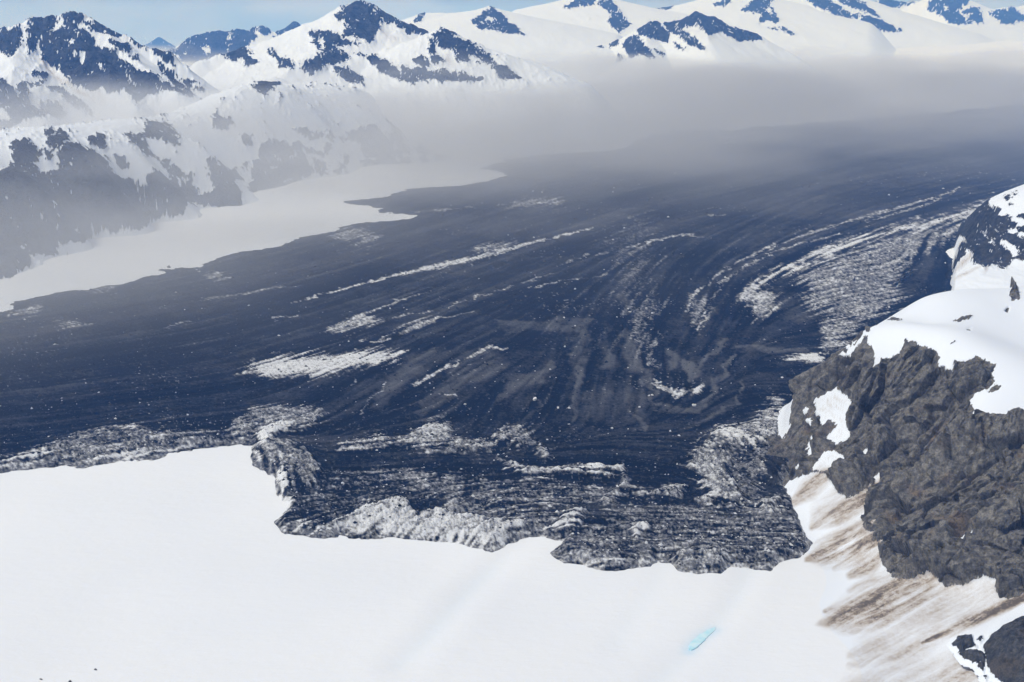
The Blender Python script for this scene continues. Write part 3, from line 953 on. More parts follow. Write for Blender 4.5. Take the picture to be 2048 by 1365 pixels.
wob2 = 3.4 * fbm(cpx / 11, cpy / 11, 4, 203, .7) + 4.5 * fbm((cpx + .55 * cpy) / 8, cpy / 34, 3, 204, .6)
s_cap = poly_sd(cpx, cpy, CAP, 50) + wob + wob2
s_ap = poly_sd(cpx, cpy, APRON, 50) + wob + wob2
s_cap = np.where(GY > 1575, 30, s_cap)
part = np.zeros(GX.shape, int)               # 0 rock, 1 cap, 2 apron, 3.. patches
part[s_ap > 0] = 2
part[s_cap > 0] = 1
snow_s = np.maximum(s_cap, s_ap)
for k, p in enumerate(PATCHES):
    s = poly_sd(cpx, cpy, p, 30) + .35 * wob + .9 * wob2
    part[(s > 0) & (part == 0)] = 3 + k
    snow_s = np.maximum(snow_s, s)
for p in ROCK_IN_CAP:
    s = poly_sd(cpx, cpy, p, 30) + .5 * wob2
    snow_s = np.where(s > -3, np.minimum(snow_s, -s), snow_s)
rock = sstep(1.2, -1.2, snow_s)
part[rock > .5] = 0
# little rocks breaking the edge of the snow
V = np.c_[GX, GY, GZ]
Nn = normals_of(V, cnr, cnc)
rs = sstep(3, -14, snow_s)
# craggy relief: long in the fall line (seen as ribs leaning to the left foot), cut by joints
qx = GX * 0.86 + GY * 0.30; qy = GY * .8 - GX * .2; qz = GZ
lean = qx - 0.42 * qz


def r3(L, stretch, seed):
    return 1 - 2 * np.abs(noise3(lean / L, qy / L, qz / (L * stretch), seed))


def facets(L, stretch, seed, tilt):
    """angular blocks: every 3D cell is a tilted plane of its own, with a groove along its edges"""
    m = np.nonzero(rs > .02)[0]
    P = np.c_[lean[m] / L, qy[m] / L, qz[m] / (L * stretch)]
    I = np.floor(P)
    f1 = np.full(len(m), 9.0); f2 = np.full(len(m), 9.0); val = np.zeros(len(m))
    for a in (-1, 0, 1):
        for b in (-1, 0, 1):
            for c in (-1, 0, 1):
                C = I + (a, b, c)
                h = _hash(C[:, 0] + 57 * C[:, 2], C[:, 1] - 131 * C[:, 2], seed)
                o = np.c_[h & 255, (h >> 8) & 255, (h >> 16) & 255] / 255.0
                D = P - (C + o)
                d = np.sqrt((D * D).sum(1))
                v = ((h >> 4) & 255) / 255.0 - .5 + tilt * (D * _G3[(h >> 11) & 255]).sum(1)
                nearer = d < f1
                f2 = np.where(nearer, f1, np.minimum(f2, d)); val = np.where(nearer, v, val); f1 = np.minimum(f1, d)
    out = np.zeros(len(rs))
    out[m] = val - .35 * sstep(.07, 0, f2 - f1)
    return out


def crack(L, stretch, seed):
    return np.minimum(np.abs(noise3(lean / L, qy / L, qz / (L * stretch), seed)) * 3.0, 1.0)


wl_ = 9 * noise3(qx / 55, qy / 55, qz / 55, 320)
lean = lean + wl_; qz = qz + .6 * wl_
disp = 24 * r3(95, 4.0, 301) + 7 * r3(42, 4.0, 302) + 13 * facets(44, 3.4, 314, 1.7) + 6.0 * facets(19, 3.0, 311, 1.7) + 2.4 * facets(8, 2.2, 312, 1.6) + .9 * facets(3.8, 1.6, 313, 1.4) + .5 * noise3(qx / 2.6, qy / 2.6, qz / 2.6, 305)
disp = disp - 1
snowd = 2.2 + 1.2 * noise2(GX / 60, GY / 60, 310)
V = V + Nn * ((disp - 9.0) * rs * sstep(-2, 10, RAW))[:, None] + Nn * (snowd * (1 - rs) * sstep(12, 60, GZ))[:, None]
cdirt = dirt_at(cpx, cpy) * (s_cap < 0)
for k in (0, 1, 10):
    sdk = poly_sd(cpx, cpy, PATCHES[k], 30)
    cdirt = np.maximum(cdirt, .30 * sstep(2, 14, sdk) * np.clip(.3 + fbm(cpx / 30 + cpy / 30, cpx / 6 - cpy / 6, 3, 331) * 1.6, 0, 1))
Q = grid_quads(cnr, cnc)
keep = (V[Q, 2] > -9).any(1)
Q = Q[keep]
pf = part[Q[:, 0]]
CA = {'rock': rock, 'dirt': cdirt}
cliff = sub_mesh('rock_cliff', V, Q, pf == 0, M_cliff, CA, smooth=False)
tag(cliff, 'near grey brown rock cliff with a snow cap at the right edge', kind='structure')
sub_mesh('snow_cap', V, Q, pf == 1, M_cliff, CA, cliff)
sub_mesh('snow_apron', V, Q, pf == 2, M_cliff, CA, cliff)
for k in range(len(PATCHES)):
    m = pf == 3 + k
    if m.sum() > 3:
        sub_mesh('snow_patch', V, Q, m, M_cliff, CA, cliff)


# ================================================================= mountains
def heightfield(name, label, base_pts, ridge_pts, xr, yr, nx, ny, rocks, snows, amp, L, seed, wobble, mat=M_far, k=None, lam=1e-5, dirts=(), taper=.14):
    """a mountain on a grid of azimuth and distance. base_pts: (px,py,Y) shape points, or ridge lines + slope k"""
    px = np.linspace(xr[0], xr[1], nx)
    Y = np.geomspace(yr[0], yr[1], ny)
    YY, PXX = np.meshgrid(Y, px, indexing='ij')
    X = ((PXX - 1024) / F / CP * YY * 1.0).ravel(); YY = YY.ravel()
    if k is None:
        Z = tps([tuple(float(v) for v in at(*p)) if len(p) == 3 else p[:3] for p in base_pts], X, YY, lam)
        dist = None
    else:
        Z = np.full(X.shape, -1e9)
        for line, kk in ridge_pts:
            P = np.array([at(*p) for p in line], float)
            t = np.linspace(0, 1, 14 * (len(P) - 1) + 1) * (len(P) - 1)
            S = np.c_[[np.interp(t, np.arange(len(P)), P[:, j]) for j in range(3)]].T
            jag = 1.0 * np.interp(np.arange(len(S)), np.arange(len(S)), _rs.normal(size=len(S)))
            S[:, 2] += jag * amp * .10
            best = np.full(X.shape, -1e9)
            for s in S:
                d = np.hypot(X - s[0], YY - s[1])
                best = np.maximum(best, s[2] - kk * d)
            Z = np.maximum(Z, best) + 0 * best
    px0, py0 = project(X, YY, Z)
    w1 = wobble * fbm(px0 / (wobble * 6), py0 / (wobble * 4.5), 4, seed + 1, .6)
    w2 = wobble * .9 * fbm((px0 - .9 * py0) / (wobble * 1.6), (px0 * .5 + py0) / (wobble * 7), 3, seed + 2, .6)
    rs = np.full(px0.shape, -25.0); rid = np.full(px0.shape, -1)
    for i, p in enumerate(rocks):
        s = poly_sd(px0, py0, p, 25)
        rid = np.where(s > rs, i, rid)
        rs = np.maximum(rs, s)
    for p in snows:
        rs = np.minimum(rs, -poly_sd(px0, py0, p, 25))
    wv = wobble * 2.2 * noise2(px0 / 23, py0 / 23, seed + 9)
    w3 = wobble * (.7 * fbm((px0 - .8 * py0 + wv) / (wobble * .9), (px0 * .7 + py0) / (wobble * 3.4), 3, seed + 3, .7) + .8 * fbm(px0 / (wobble * 1.3), py0 / wobble, 4, seed + 4, .75))
    r1 = ridged(X / L + .5 * Z / L, YY / (L * 2.2) , 4, seed + 5, .6)
    rs = np.clip(rs, -12, 5.5) + 1.6 * wobble * r1
    rs = rs + 2.0 * w1 + 2.2 * w2 + 2.2 * w3
    gl = 1 - np.abs(noise2((px0 - .9 * py0 + 2 * wv) / (wobble * 2.6), (px0 * .5 + py0) / (wobble * 13), seed + 14)) * 2.2
    rs = rs - 9 * sstep(.80, .97, gl) * (noise2(px0 / 30, py0 / 30, seed + 15) > -.1)
    rock = np.clip(.5 + rs / (wobble * 1.7), 0, 1)
    rr_ = sstep(-8, 3, rs)
    r2 = fbm(X / (L * 2.2), YY / (L * 2.2), 3, seed + 6)
    iu = np.tile(np.linspace(0, 1, nx), ny); iv = np.repeat(np.linspace(0, 1, ny), nx)
    edge_ = sstep(0, taper, np.minimum(iu, 1 - iu)) * sstep(0, taper, np.minimum(iv, 1 - iv))
    Z = Z + amp * (r1 * (.35 + .65 * rr_) + .7 * r2 - .3)
    gz_ = ground_z(X, YY) - 25
    Z = gz_ + (Z - gz_) * edge_
    V = np.c_[X, YY, Z]
    Q = grid_quads(ny, nx)
    Q = Q[(V[Q, 2] > -30).any(1)]
    dirt = np.zeros(X.shape)
    for ln, w, v in dirts:
        dirt = np.maximum(dirt, v * stroke(px0, py0, ln, w) * np.clip(.6 + 1.5 * w2 / wobble, 0, 1.2))
    att = {'rock': rock, 'dirt': dirt}
    f = np.where(rock[Q[:, 0]] > .5, rid[Q[:, 0]], -1)
    root = sub_mesh(name, V, Q, f < 0, mat, att)
    tag(root, label, kind='structure')
    for i in range(len(rocks)):
        m = f == i
        if m.sum() > 4:
            sub_mesh('rock_face', V, Q, m, mat, att, root)
    return root


# the ridge behind the cliff at the right edge
B = [(1898, 505, 0), (1905, 550, 0), (1935, 590, 0), (1935, 462, 0), (1985, 405, 0), (2048, 375, 0), (1860, 470, -8), (1850, 600, -8), (1950, 380, -8), (2048, 352, -8), (2200, 330, -8)]
bp = []
for a, b_, z in B:
    x, y = ground_pt(a, b_, z); bp.append((float(x), float(y), float(z), 0))
bp += [(1935, 500, 2600), (1960, 430, 2790), (1985, 412, 2830), (2010, 395, 2800), (2048, 378, 2780), (2150, 350, 2780), (2300, 330, 2800), (1990, 480, 2590), (2048, 450, 2600), (1960, 525, 2450),
       (2010, 535, 2400), (2048, 515, 2420), (1940, 560, 2330), (2000, 575, 2230), (2048, 570, 2220), (2200, 500, 2450), (2200, 570, 2230), (1900, 640, 2000), (2048, 640, 2000), (2200, 640, 2000), (2300, 500, 2450)]
for x, y, z in [(1300, 3050, 120), (1480, 3100, 140), (1250, 3300, -10), (1500, 3500, -10), (1800, 3300, 60)]:
    bp.append((x, y, z, 0))
heightfield('snowy_ridge', 'dark rocky ridge with snow patches behind the cliff at the right edge', bp, None, (1880, 2330), (1950, 3300), 260, 330,
            [ZR([(1440, 640), (1300, 560), (1400, 300), (1600, 220), (1690, 330), (1760, 360), (1740, 420), (1800, 440), (1870, 480), (1930, 500), (1940, 530), (2100, 520), (2100, 860), (2000, 850), (1900, 840), (1860, 910), (1780, 935),
                 (1700, 880), (1590, 910), (1500, 880), (1480, 770), (1450, 700)]),
             ZR([(1260, 850), (1320, 770), (1400, 690), (1410, 800), (1330, 855)]), ZR([(1830, 430), (1850, 405), (1880, 420), (1850, 440)]), ZR([(1950, 430), (1980, 412), (2060, 420), (2020, 440)]),
             ZR([(1870, 295), (1890, 285), (1900, 300)]), ZR([(1830, 230), (1850, 205), (1920, 200), (1840, 240)])],
            [ZR([(1605, 440), (1620, 430), (1640, 500), (1615, 510)]), ZR([(1600, 610), (1620, 570), (1640, 600)]), ZR([(1660, 675), (1720, 640), (1700, 680)]),
             ZR([(1760, 680), (1820, 640), (1960, 740), (1970, 770), (1930, 840), (1890, 830), (1860, 790), (1770, 750), (1820, 740)]), ZR([(1830, 590), (1850, 545), (1980, 540), (1870, 620)]), ZR([(1940, 630), (1960, 570), (2060, 560), (2060, 640)])],
            6, 40, 900, 3.0, mat=M_near, taper=.04, dirts=[(ZR([(1480, 800), (1400, 880), (1340, 940)]), 9, .8), (ZR([(1560, 930), (1450, 990), (1330, 1040)]), 6, .6), (ZR([(1660, 900), (1610, 980)]), 7, .5), (ZR([(1420, 650), (1300, 770), (1250, 880)]), 6, .7)])

# valley wall on the left
B = [(-200, 640), (-100, 595), (0, 560), (60, 540), (120, 512), (200, 475), (300, 447), (400, 420), (500, 390), (600, 362), (720, 335), (840, 300), (935, 271)]
bp = []
for a, b_ in B:
    x, y = ground_pt(a, b_, 0.0); bp.append((float(x), float(y), 0.0, 0))
    x, y = ground_pt(a + 25, b_ + 45, -30.0); bp.append((float(x), float(y), -30.0, 0))
bp += [(-200, 310, 3300), (-100, 290, 3400), (0, 268, 3520), (60, 252, 3620), (130, 262, 3700), (200, 262, 3850), (270, 235, 4200), (400, 205, 4700), (530, 165, 5200), (600, 175, 5500), (700, 180, 5900), (790, 200, 6250), (870, 232, 6500),
       (0, 420, 2960), (100, 400, 3080), (200, 370, 3320), (300, 350, 3600), (420, 310, 4050), (540, 270, 4600), (660, 260, 5000), (780, 250, 5600), (-150, 460, 2800)]
for p in [(-150, 330, 3900), (0, 320, 4200), (150, 300, 4500), (300, 260, 5000), (480, 200, 6000), (650, 190, 6800), (800, 210, 7300)]:
    bp.append(p)
heightfield('valley_wall', 'snow streaked grey valley wall veiled by fog on the left', bp, None, (-260, 960), (2450, 7400), 520, 400,
            [Z1([(-600, 1000), (0, 1000), (60, 960), (200, 980), (270, 1020), (340, 980), (350, 900), (400, 850), (470, 870), (560, 900), (620, 950), (650, 1010), (690, 1050), (760, 1040), (830, 1070), (860, 1000), (940, 1000),
                 (1010, 1030), (1110, 1100), (1180, 1140), (1210, 1130), (1245, 1130), (1250, 1060), (1220, 1020), (1215, 930), (1280, 970), (1340, 1010), (1350, 1080), (1390, 1130), (1390, 1190), (1290, 1200), (1180, 1180),
                 (1098, 1185)]) + [(370, 425), (308, 433), (283, 457), (222, 462), (180, 470), (165, 478), (110, 486), (113, 508), (57, 511), (57, 531), (33, 540), (29, 560), (0, 556), (-200, 640)],
             Z1([(840, 770), (870, 720), (960, 680), (1000, 760), (1040, 830), (940, 800), (850, 790)]), Z1([(680, 910), (720, 920), (740, 970), (690, 960)]), Z1([(540, 800), (600, 800), (620, 850), (540, 830)]),
             Z1([(900, 900), (960, 930), (1110, 1040), (1080, 1040), (980, 980)]), Z1([(740, 780), (800, 800), (900, 900), (840, 890)]), Z1([(60, 870), (150, 845), (220, 880), (210, 950), (120, 940)]), Z1([(240, 875), (310, 890), (290, 920)]),
             Z1([(1510, 870), (1580, 830), (1660, 840), (1690, 880), (1760, 930), (1800, 980), (1790, 1010), (1730, 1050), (1720, 1090), (1600, 1130), (1480, 1130), (1440, 1090), (1460, 1000), (1500, 950), (1590, 990), (1560, 940)]),
             Z1([(1850, 880), (1920, 830), (1920, 870), (1870, 900)]), Z1([(1960, 950), (2010, 930), (2000, 990), (1960, 1000)]), Z1([(1830, 920), (1890, 930), (1880, 1000), (1830, 1000)]), Z1([(1360, 990), (1410, 1040), (1390, 1030)]),
             Z1([(1405, 970), (1430, 960), (1430, 1000)]), Z1([(1720, 850), (1810, 880), (1800, 890)]), Z1([(280, 780), (380, 800), (340, 850), (290, 840)]),
             Z2([(500, 690), (620, 620), (720, 600), (800, 660), (880, 710), (980, 790), (860, 810), (740, 780), (690, 770), (640, 790), (560, 740)]), Z2([(310, 790), (430, 740), (540, 770), (560, 880), (450, 910), (380, 890)]),
             Z2([(540, 760), (620, 820), (620, 860), (560, 850)]), Z2([(680, 810), (740, 800), (810, 850), (700, 890)]), Z2([(370, 960), (490, 910), (560, 930), (540, 1010), (400, 1010)]), Z2([(570, 960), (660, 950), (690, 990), (620, 1020)]),
             Z2([(700, 930), (740, 935), (730, 970)]), Z2([(560, 880), (640, 885), (630, 900)]), Z2([(800, 870), (860, 890), (790, 950)]), Z2([(240, 800), (300, 790), (270, 810)]), Z2([(0, 760), (140, 770), (180, 800), (60, 800)]),
             Z1([(1480, 500), (1530, 460), (1600, 460), (1630, 490), (1560, 520), (1540, 550)]), Z1([(1250, 690), (1330, 700), (1310, 760), (1260, 740)]), Z1([(1420, 790), (1460, 790), (1460, 840), (1420, 830)])],
            [Z1([(1650, 890), (1720, 890), (1770, 940), (1700, 950)]), Z1([(180, 1075), (220, 1090), (200, 1095)])],
            21, 170, 1000, 5.0, taper=.03)

# massif at the left edge
M1 = [
    ([(-250, 90, 6300), (-100, 78, 6200), (0, 58, 6050), (60, 42, 6000), (100, 32, 6000), (130, 28, 6000), (165, 31, 5980), (200, 45, 5930), (260, 80, 5880), (340, 112, 5780), (400, 165, 5660), (430, 190, 5600)], .72),
    ([(130, 30, 6000), (180, 90, 5700), (240, 170, 5300), (270, 215, 5000)], .62), ([(60, 42, 6000), (30, 110, 5500), (20, 180, 5100)], .55),
    ([(-100, 130, 5600), (0, 165, 5100), (60, 215, 4750), (100, 250, 4550)], .6), ([(200, 48, 5930), (290, 130, 5500), (350, 185, 5250)], .62),
]
heightfield('mountain', 'broad snow streaked mountain with a dark face at the left edge', None, M1, (-270, 620), (4200, 6900), 480, 180,
            [Z1([(330, 380), (260, 340), (230, 260), (280, 200), (350, 190), (390, 130), (440, 140), (540, 230), (560, 260), (660, 310), (740, 400), (800, 420), (880, 440), (1000, 510), (1120, 560), (1000, 535), (880, 545), (790, 605),
                 (760, 560), (740, 510), (640, 545), (600, 510), (530, 530), (440, 500), (400, 450)]),
             Z1([(-200, 170), (0, 180), (120, 190), (130, 220), (90, 270), (60, 320), (0, 290), (-200, 300)]), Z1([(160, 170), (200, 115), (300, 85), (340, 110), (290, 170), (240, 200), (190, 280), (170, 290), (170, 230)]),
             Z1([(365, 90), (430, 78), (480, 110), (460, 130), (400, 120)]), Z1([(490, 140), (570, 112), (650, 150), (720, 200), (690, 210), (600, 180), (540, 170)]), Z1([(760, 212), (850, 265), (850, 285), (790, 260)]),
             Z1([(890, 290), (950, 300), (1000, 350), (1010, 385), (950, 350)]), Z1([(900, 350), (960, 390), (1100, 520), (1040, 500), (960, 430)]), Z1([(1000, 420), (1100, 470), (1180, 520), (1100, 500)]), Z1([(640, 230), (720, 260), (800, 330), (760, 320)]),
             Z1([(-200, 440), (0, 470), (60, 520), (150, 600), (230, 690), (140, 700), (100, 720), (0, 760), (-200, 800), (-200, 700), (60, 700), (30, 620), (-100, 560)]), Z1([(160, 485), (250, 490), (240, 510), (180, 510)]),
             Z1([(200, 435), (270, 440), (270, 465)]), Z1([(270, 510), (360, 500), (360, 535), (290, 540)]), Z1([(350, 560), (400, 570), (440, 600), (540, 660), (430, 640), (400, 600)]), Z1([(100, 490), (150, 490), (150, 560), (110, 540)]),
             Z1([(240, 620), (330, 620), (380, 680), (300, 690)]), Z1([(70, 540), (160, 580), (270, 680), (240, 690)])],
            [Z1([(460, 310), (500, 300), (490, 390), (470, 370)]), Z1([(720, 390), (740, 400), (785, 490), (730, 440)]), Z1([(550, 350), (590, 370), (605, 405), (570, 390)]), Z1([(390, 230), (450, 230), (440, 330), (420, 310)]),
             Z1([(440, 170), (480, 190), (460, 260), (440, 240)]), Z1([(240, 230), (330, 240), (340, 320), (310, 270)])],
            36, 190, 1100, 3.6, k=1, dirts=[(Z1([(240, 340), (320, 430), (430, 520), (540, 580)]), 10, .7), (Z1([(540, 540), (600, 590)]), 14, .5)])

# central massif
M2 = [
    ([(330, 132, 6900), (370, 125, 7000), (480, 100, 7300), (560, 72, 7450), (610, 50, 7550), (670, 33, 7600), (685, 14, 7600), (705, 6, 7600), (730, 8, 7600), (755, 20, 7550), (800, 45, 7450), (850, 64, 7320)], .5),
    ([(850, 64, 7320), (868, 60, 7150), (885, 54, 7050), (900, 65, 7000), (925, 88, 6950), (960, 110, 6850), (1000, 138, 6700), (1035, 165, 6550)], .5),
    ([(705, 10, 7600), (680, 75, 7000), (620, 110, 6600), (560, 150, 6200), (500, 190, 5700)], .4), ([(885, 56, 7050), (850, 130, 6500), (800, 200, 6100)], .36), ([(800, 48, 7450), (760, 120, 6700), (720, 180, 6200)], .36),
]
heightfield('mountain', 'central snowy mountain with a dark blocky summit above the fog', None, M2, (300, 1300), (5300, 8900), 520, 180,
            [Z2([(215, 110), (260, 40), (330, 10), (380, 25), (430, 55), (440, 90), (470, 150), (430, 200), (410, 245), (370, 220), (300, 205), (260, 195), (275, 110)]),
             Z2([(450, 55), (500, 75), (560, 105), (640, 125), (700, 170), (730, 192), (620, 192), (560, 135), (480, 130)]),
             Z2([(60, 190), (110, 160), (150, 200), (210, 200), (290, 230), (340, 255), (220, 250), (180, 260), (280, 310), (290, 350), (160, 370), (70, 430), (0, 400), (60, 370), (120, 330), (100, 270)]),
             Z2([(-330, 330), (-280, 320), (-250, 370), (-300, 400)]), Z2([(-470, 280), (-420, 265), (-330, 290), (-290, 330), (-380, 350), (-440, 330)]), Z2([(-180, 300), (-120, 320), (-40, 400), (-100, 390)]),
             Z2([(790, 240), (830, 155), (880, 185), (930, 240), (960, 270), (970, 355), (920, 350), (900, 290), (830, 270)]), Z2([(960, 258), (1100, 305), (1150, 370), (1270, 460), (1180, 460), (1100, 360), (1040, 350), (1060, 330), (970, 300)]),
             Z2([(825, 175), (760, 245), (752, 315), (772, 315), (795, 230)]), Z2([(760, 335), (800, 325), (835, 350), (790, 360)]), Z2([(665, 350), (740, 345), (745, 375), (690, 375)]), Z2([(990, 245), (1060, 250), (1050, 265)]),
             Z2([(200, 410), (280, 400), (360, 490), (300, 490)]), Z2([(440, 335), (520, 370), (660, 480), (560, 440), (470, 400)]), Z2([(600, 400), (760, 420), (920, 430), (1060, 460), (800, 470), (640, 450)]), Z2([(400, 345), (470, 360), (430, 370)]),
             Z2([(320, 300), (370, 325), (340, 320)])], [Z2([(100, 200), (150, 220), (140, 300), (110, 260)])],
            34, 210, 1200, 3.4, k=1, dirts=[(Z2([(470, 170), (540, 230)]), 16, .3), (Z2([(860, 320), (870, 370)]), 9, .4)])

# far peaks at the left
heightfield('mountain', 'low distant blue peaks between the two left mountains', None,
            [([(320, 110, 12500), (345, 95, 12500), (395, 70, 12500), (440, 60, 12500), (500, 62, 12500), (525, 52, 12500), (545, 66, 12400), (565, 58, 12600), (590, 45, 12700), (620, 56, 12800), (660, 75, 12800)], .55), ([(395, 72, 12500), (380, 125, 11700)], .5), ([(500, 62, 12500), (480, 115, 11800)], .5)],
            (300, 680), (11000, 14000), 240, 90, [Z1([(1040, 270), (1100, 230), (1160, 190), (1300, 170), (1460, 170), (1480, 220), (1420, 270), (1400, 320), (1240, 350), (1060, 360), (1040, 320)]), Z1([(1490, 180), (1530, 150), (1580, 190), (1540, 200)]), Z1([(1590, 215), (1640, 150), (1730, 120), (1800, 155), (1700, 195)]), Z1([(930, 270), (990, 270), (1040, 310), (980, 300)])],
            [Z1([(1160, 270), (1240, 260), (1230, 330), (1190, 320)]), Z1([(1330, 180), (1350, 180), (1330, 320), (1310, 320)])], 40, 420, 1300, 3.0, k=1)
heightfield('mountain', 'tiny pale blue pointed peak far away left of centre', None, [([(290, 95, 22000), (318, 76, 22000), (350, 98, 22000), (372, 90, 22000), (400, 100, 22000)], .6)],
            (270, 420), (21000, 23000), 60, 40, [[(280, 100), (318, 70), (350, 95), (372, 85), (420, 105), (420, 130), (280, 130)]], [], 40, 500, 1400, 2.0, k=1)
# snow dome behind the central massif
heightfield('mountain', 'white snow dome with a rocky flank behind the central summit', None,
            [([(780, 60, 11500), (832, 42, 11500), (850, 25, 11500), (900, 25, 11500), (960, 22, 11500), (978, 12, 11400), (990, 16, 11300), (1010, 35, 11200), (1045, 68, 11000), (1075, 110, 10200), (1090, 140, 9700)], .30), ([(978, 14, 11400), (960, 60, 10600), (930, 110, 9800)], .2), ([(1045, 68, 11000), (1110, 36, 12500)], .16)],
            (700, 1300), (8800, 13600), 320, 110, [Z2([(1000, 130), (1060, 100), (1070, 75), (1110, 30), (1150, 70), (1200, 120), (1290, 200), (1230, 190), (1120, 170), (1050, 172), (1030, 150)]), Z2([(670, 125), (700, 75), (730, 65), (690, 120)])],
            [Z2([(1090, 90), (1130, 110), (1120, 140), (1080, 120)]), Z2([(1040, 120), (1090, 145), (1050, 150)])], 22, 420, 1500, 2.6, k=1)
heightfield('mountain', 'tall white peak with a rocky right ridge cut by the top edge', None,
            [([(1090, 34, 13500), (1120, 22, 13500), (1150, 2, 13500), (1180, -14, 13500), (1215, -4, 13400), (1240, 30, 13200), (1262, 60, 12900), (1290, 95, 12000)], .34), ([(1180, -12, 13500), (1150, 50, 12200), (1120, 110, 11000)], .2), ([(1240, 28, 13300), (1300, 30, 13600), (1340, 32, 14000)], .25)],
            (960, 1480), (9800, 15600), 300, 120, [Z2([(1540, 40), (1620, 5), (1720, -20), (1690, 30), (1640, 30)]), Z2([(1740, 20), (1790, -5), (1850, 70), (1910, 150), (1850, 185), (1800, 130), (1810, 80)])],
            [Z2([(1790, 50), (1830, 80), (1850, 120), (1810, 90)])], 24, 420, 1600, 2.6, k=1)
# dark nunatak ridge rising out of the fog
heightfield('mountain', 'long dark rocky ridge rising from the fog right of centre', None,
            [([(1150, 140, 9700), (1170, 105, 9850), (1200, 90, 9900), (1240, 84, 9950), (1275, 72, 10000), (1290, 50, 10000), (1310, 42, 10000), (1335, 44, 10000), (1375, 36, 10000), (1392, 24, 10000), (1425, 36, 10000), (1470, 52, 10000), (1510, 68, 9950), (1560, 95, 9850), (1600, 120, 9700)], .55),
             ([(1295, 50, 10000), (1290, 100, 9300), (1290, 130, 9000)], .5), ([(1392, 26, 10000), (1420, 90, 9300)], .5), ([(1230, 86, 9950), (1200, 135, 9300)], .5)],
            (1050, 1740), (8700, 11400), 420, 110,
            [Z3([(380, 130), (420, 82), (480, 105), (515, 150), (505, 185), (440, 165), (390, 150)]), Z3([(490, 100), (530, 70), (600, 75), (620, 42), (660, 55), (700, 75), (750, 85), (800, 115), (880, 125), (915, 170), (820, 175), (770, 155), (740, 135), (690, 155), (640, 115), (600, 112), (560, 130), (595, 155), (530, 145)]),
             Z3([(315, 195), (370, 155), (410, 190), (450, 245), (400, 235), (350, 245)]), Z3([(262, 205), (275, 165), (290, 190)]), Z3([(565, 168), (620, 168), (665, 212), (600, 192)]), Z3([(128, 265), (150, 205), (165, 215), (140, 285)]), Z3([(245, 225), (270, 235), (290, 265), (250, 260)]), Z3([(450, 215), (490, 240), (460, 235)]), Z3([(920, 150), (990, 185), (970, 185)]), Z3([(205, 215), (225, 205), (235, 225)]), Z3([(180, 240), (200, 235), (200, 250)]), Z3([(290, 235), (310, 245), (300, 260)]), Z3([(640, 190), (660, 215), (645, 212)]), Z3([(540, 185), (575, 215), (550, 210)])],
            [Z3([(540, 90), (560, 100), (545, 125)]), Z3([(620, 100), (650, 95), (640, 120)])], 26, 300, 1700, 2.2, k=1, dirts=[(Z3([(600, 130), (700, 170)]), 12, .25)])
heightfield('mountain', 'snowy peak with thin rock ribs behind the nunatak ridge', None,
            [([(1310, 24, 14500), (1330, 14, 14500), (1380, 16, 14500), (1430, 4, 14500), (1480, -20, 14500), (1530, -12, 14500), (1560, 25, 14000), (1590, 62, 13200), (1640, 88, 12500)], .32), ([(1530, -10, 14500), (1540, 50, 12800)], .3), ([(1480, -18, 14500), (1460, 60, 12600)], .22)],
            (1200, 1760), (10800, 16000), 300, 110, [Z3([(715, 25), (770, -5), (790, -5), (750, 28)]), Z3([(830, 40), (900, -5), (960, 0), (930, 40), (965, 85), (900, 95), (925, 60)]), Z3([(945, 118), (1000, 120), (1050, 145)]), Z3([(455, 55), (490, 25), (530, 28), (480, 45)]), Z3([(870, 15), (900, 10), (890, 40), (860, 45)]), Z3([(960, 40), (985, 90), (965, 90)]), Z3([(1000, 110), (1020, 125), (1005, 128)])], [], 24, 420, 1800, 2.4, k=1)
heightfield('mountain', 'snowy mountain with a long spotted rock slope at top right', None,
            [([(1560, 10, 14800), (1620, -30, 14800), (1680, -20, 14700), (1730, 15, 14300), (1800, 62, 13400), (1830, 92, 12600)], .34), ([(1650, -25, 14800), (1640, 50, 13000)], .3)],
            (1440, 1960), (11800, 16500), 280, 90, [Z3([(1110, -10), (1180, -10), (1290, 55), (1380, 78), (1510, 132), (1340, 132), (1260, 122), (1190, 95), (1260, 80), (1210, 50), (1150, 20)]), Z3([(1240, -10), (1320, 0), (1400, 50), (1420, 70), (1340, 45), (1280, 20)]), Z3([(1180, 85), (1210, 95), (1200, 105)]), Z3([(1420, 95), (1470, 110), (1500, 128), (1450, 120)])], [Z3([(1290, 75), (1340, 80), (1330, 100)]), Z3([(1270, 100), (1300, 105), (1290, 115)])], 24, 380, 1900, 2.6, k=1)
heightfield('mountain', 'pale blue rocky mountains in the top right corner', None,
            [([(1700, 10, 16500), (1740, -5, 16500), (1800, 4, 16500), (1850, 0, 16400), (1890, -18, 16300), (1930, 8, 16200), (1960, 22, 16200), (2000, 18, 16400), (2060, 8, 16600), (2150, 15, 16600), (2300, 10, 16600)], .4), ([(1890, -14, 16300), (1900, 45, 15000)], .4), ([(1960, 24, 16200), (1980, 60, 15200)], .4)],
            (1600, 2400), (13600, 18800), 380, 90, [Z3([(1360, 25), (1420, -5), (1530, -10), (1530, 20), (1430, 42)]), Z3([(1640, 45), (1640, 5), (1720, -15), (1800, 10), (1760, 50), (1810, 105), (1730, 95), (1690, 60)]), Z3([(1785, 50), (1850, 35), (1865, 95), (1830, 92)]), Z3([(1440, 85), (1460, 80), (1460, 98)]), Z3([(1900, 60), (2000, 40), (2060, 90), (1960, 100)]), [(1770, 8), (1830, 2), (1800, 14)]],
            [Z3([(1690, 20), (1720, 30), (1700, 60)])], 34, 420, 2000, 2.6, k=1)

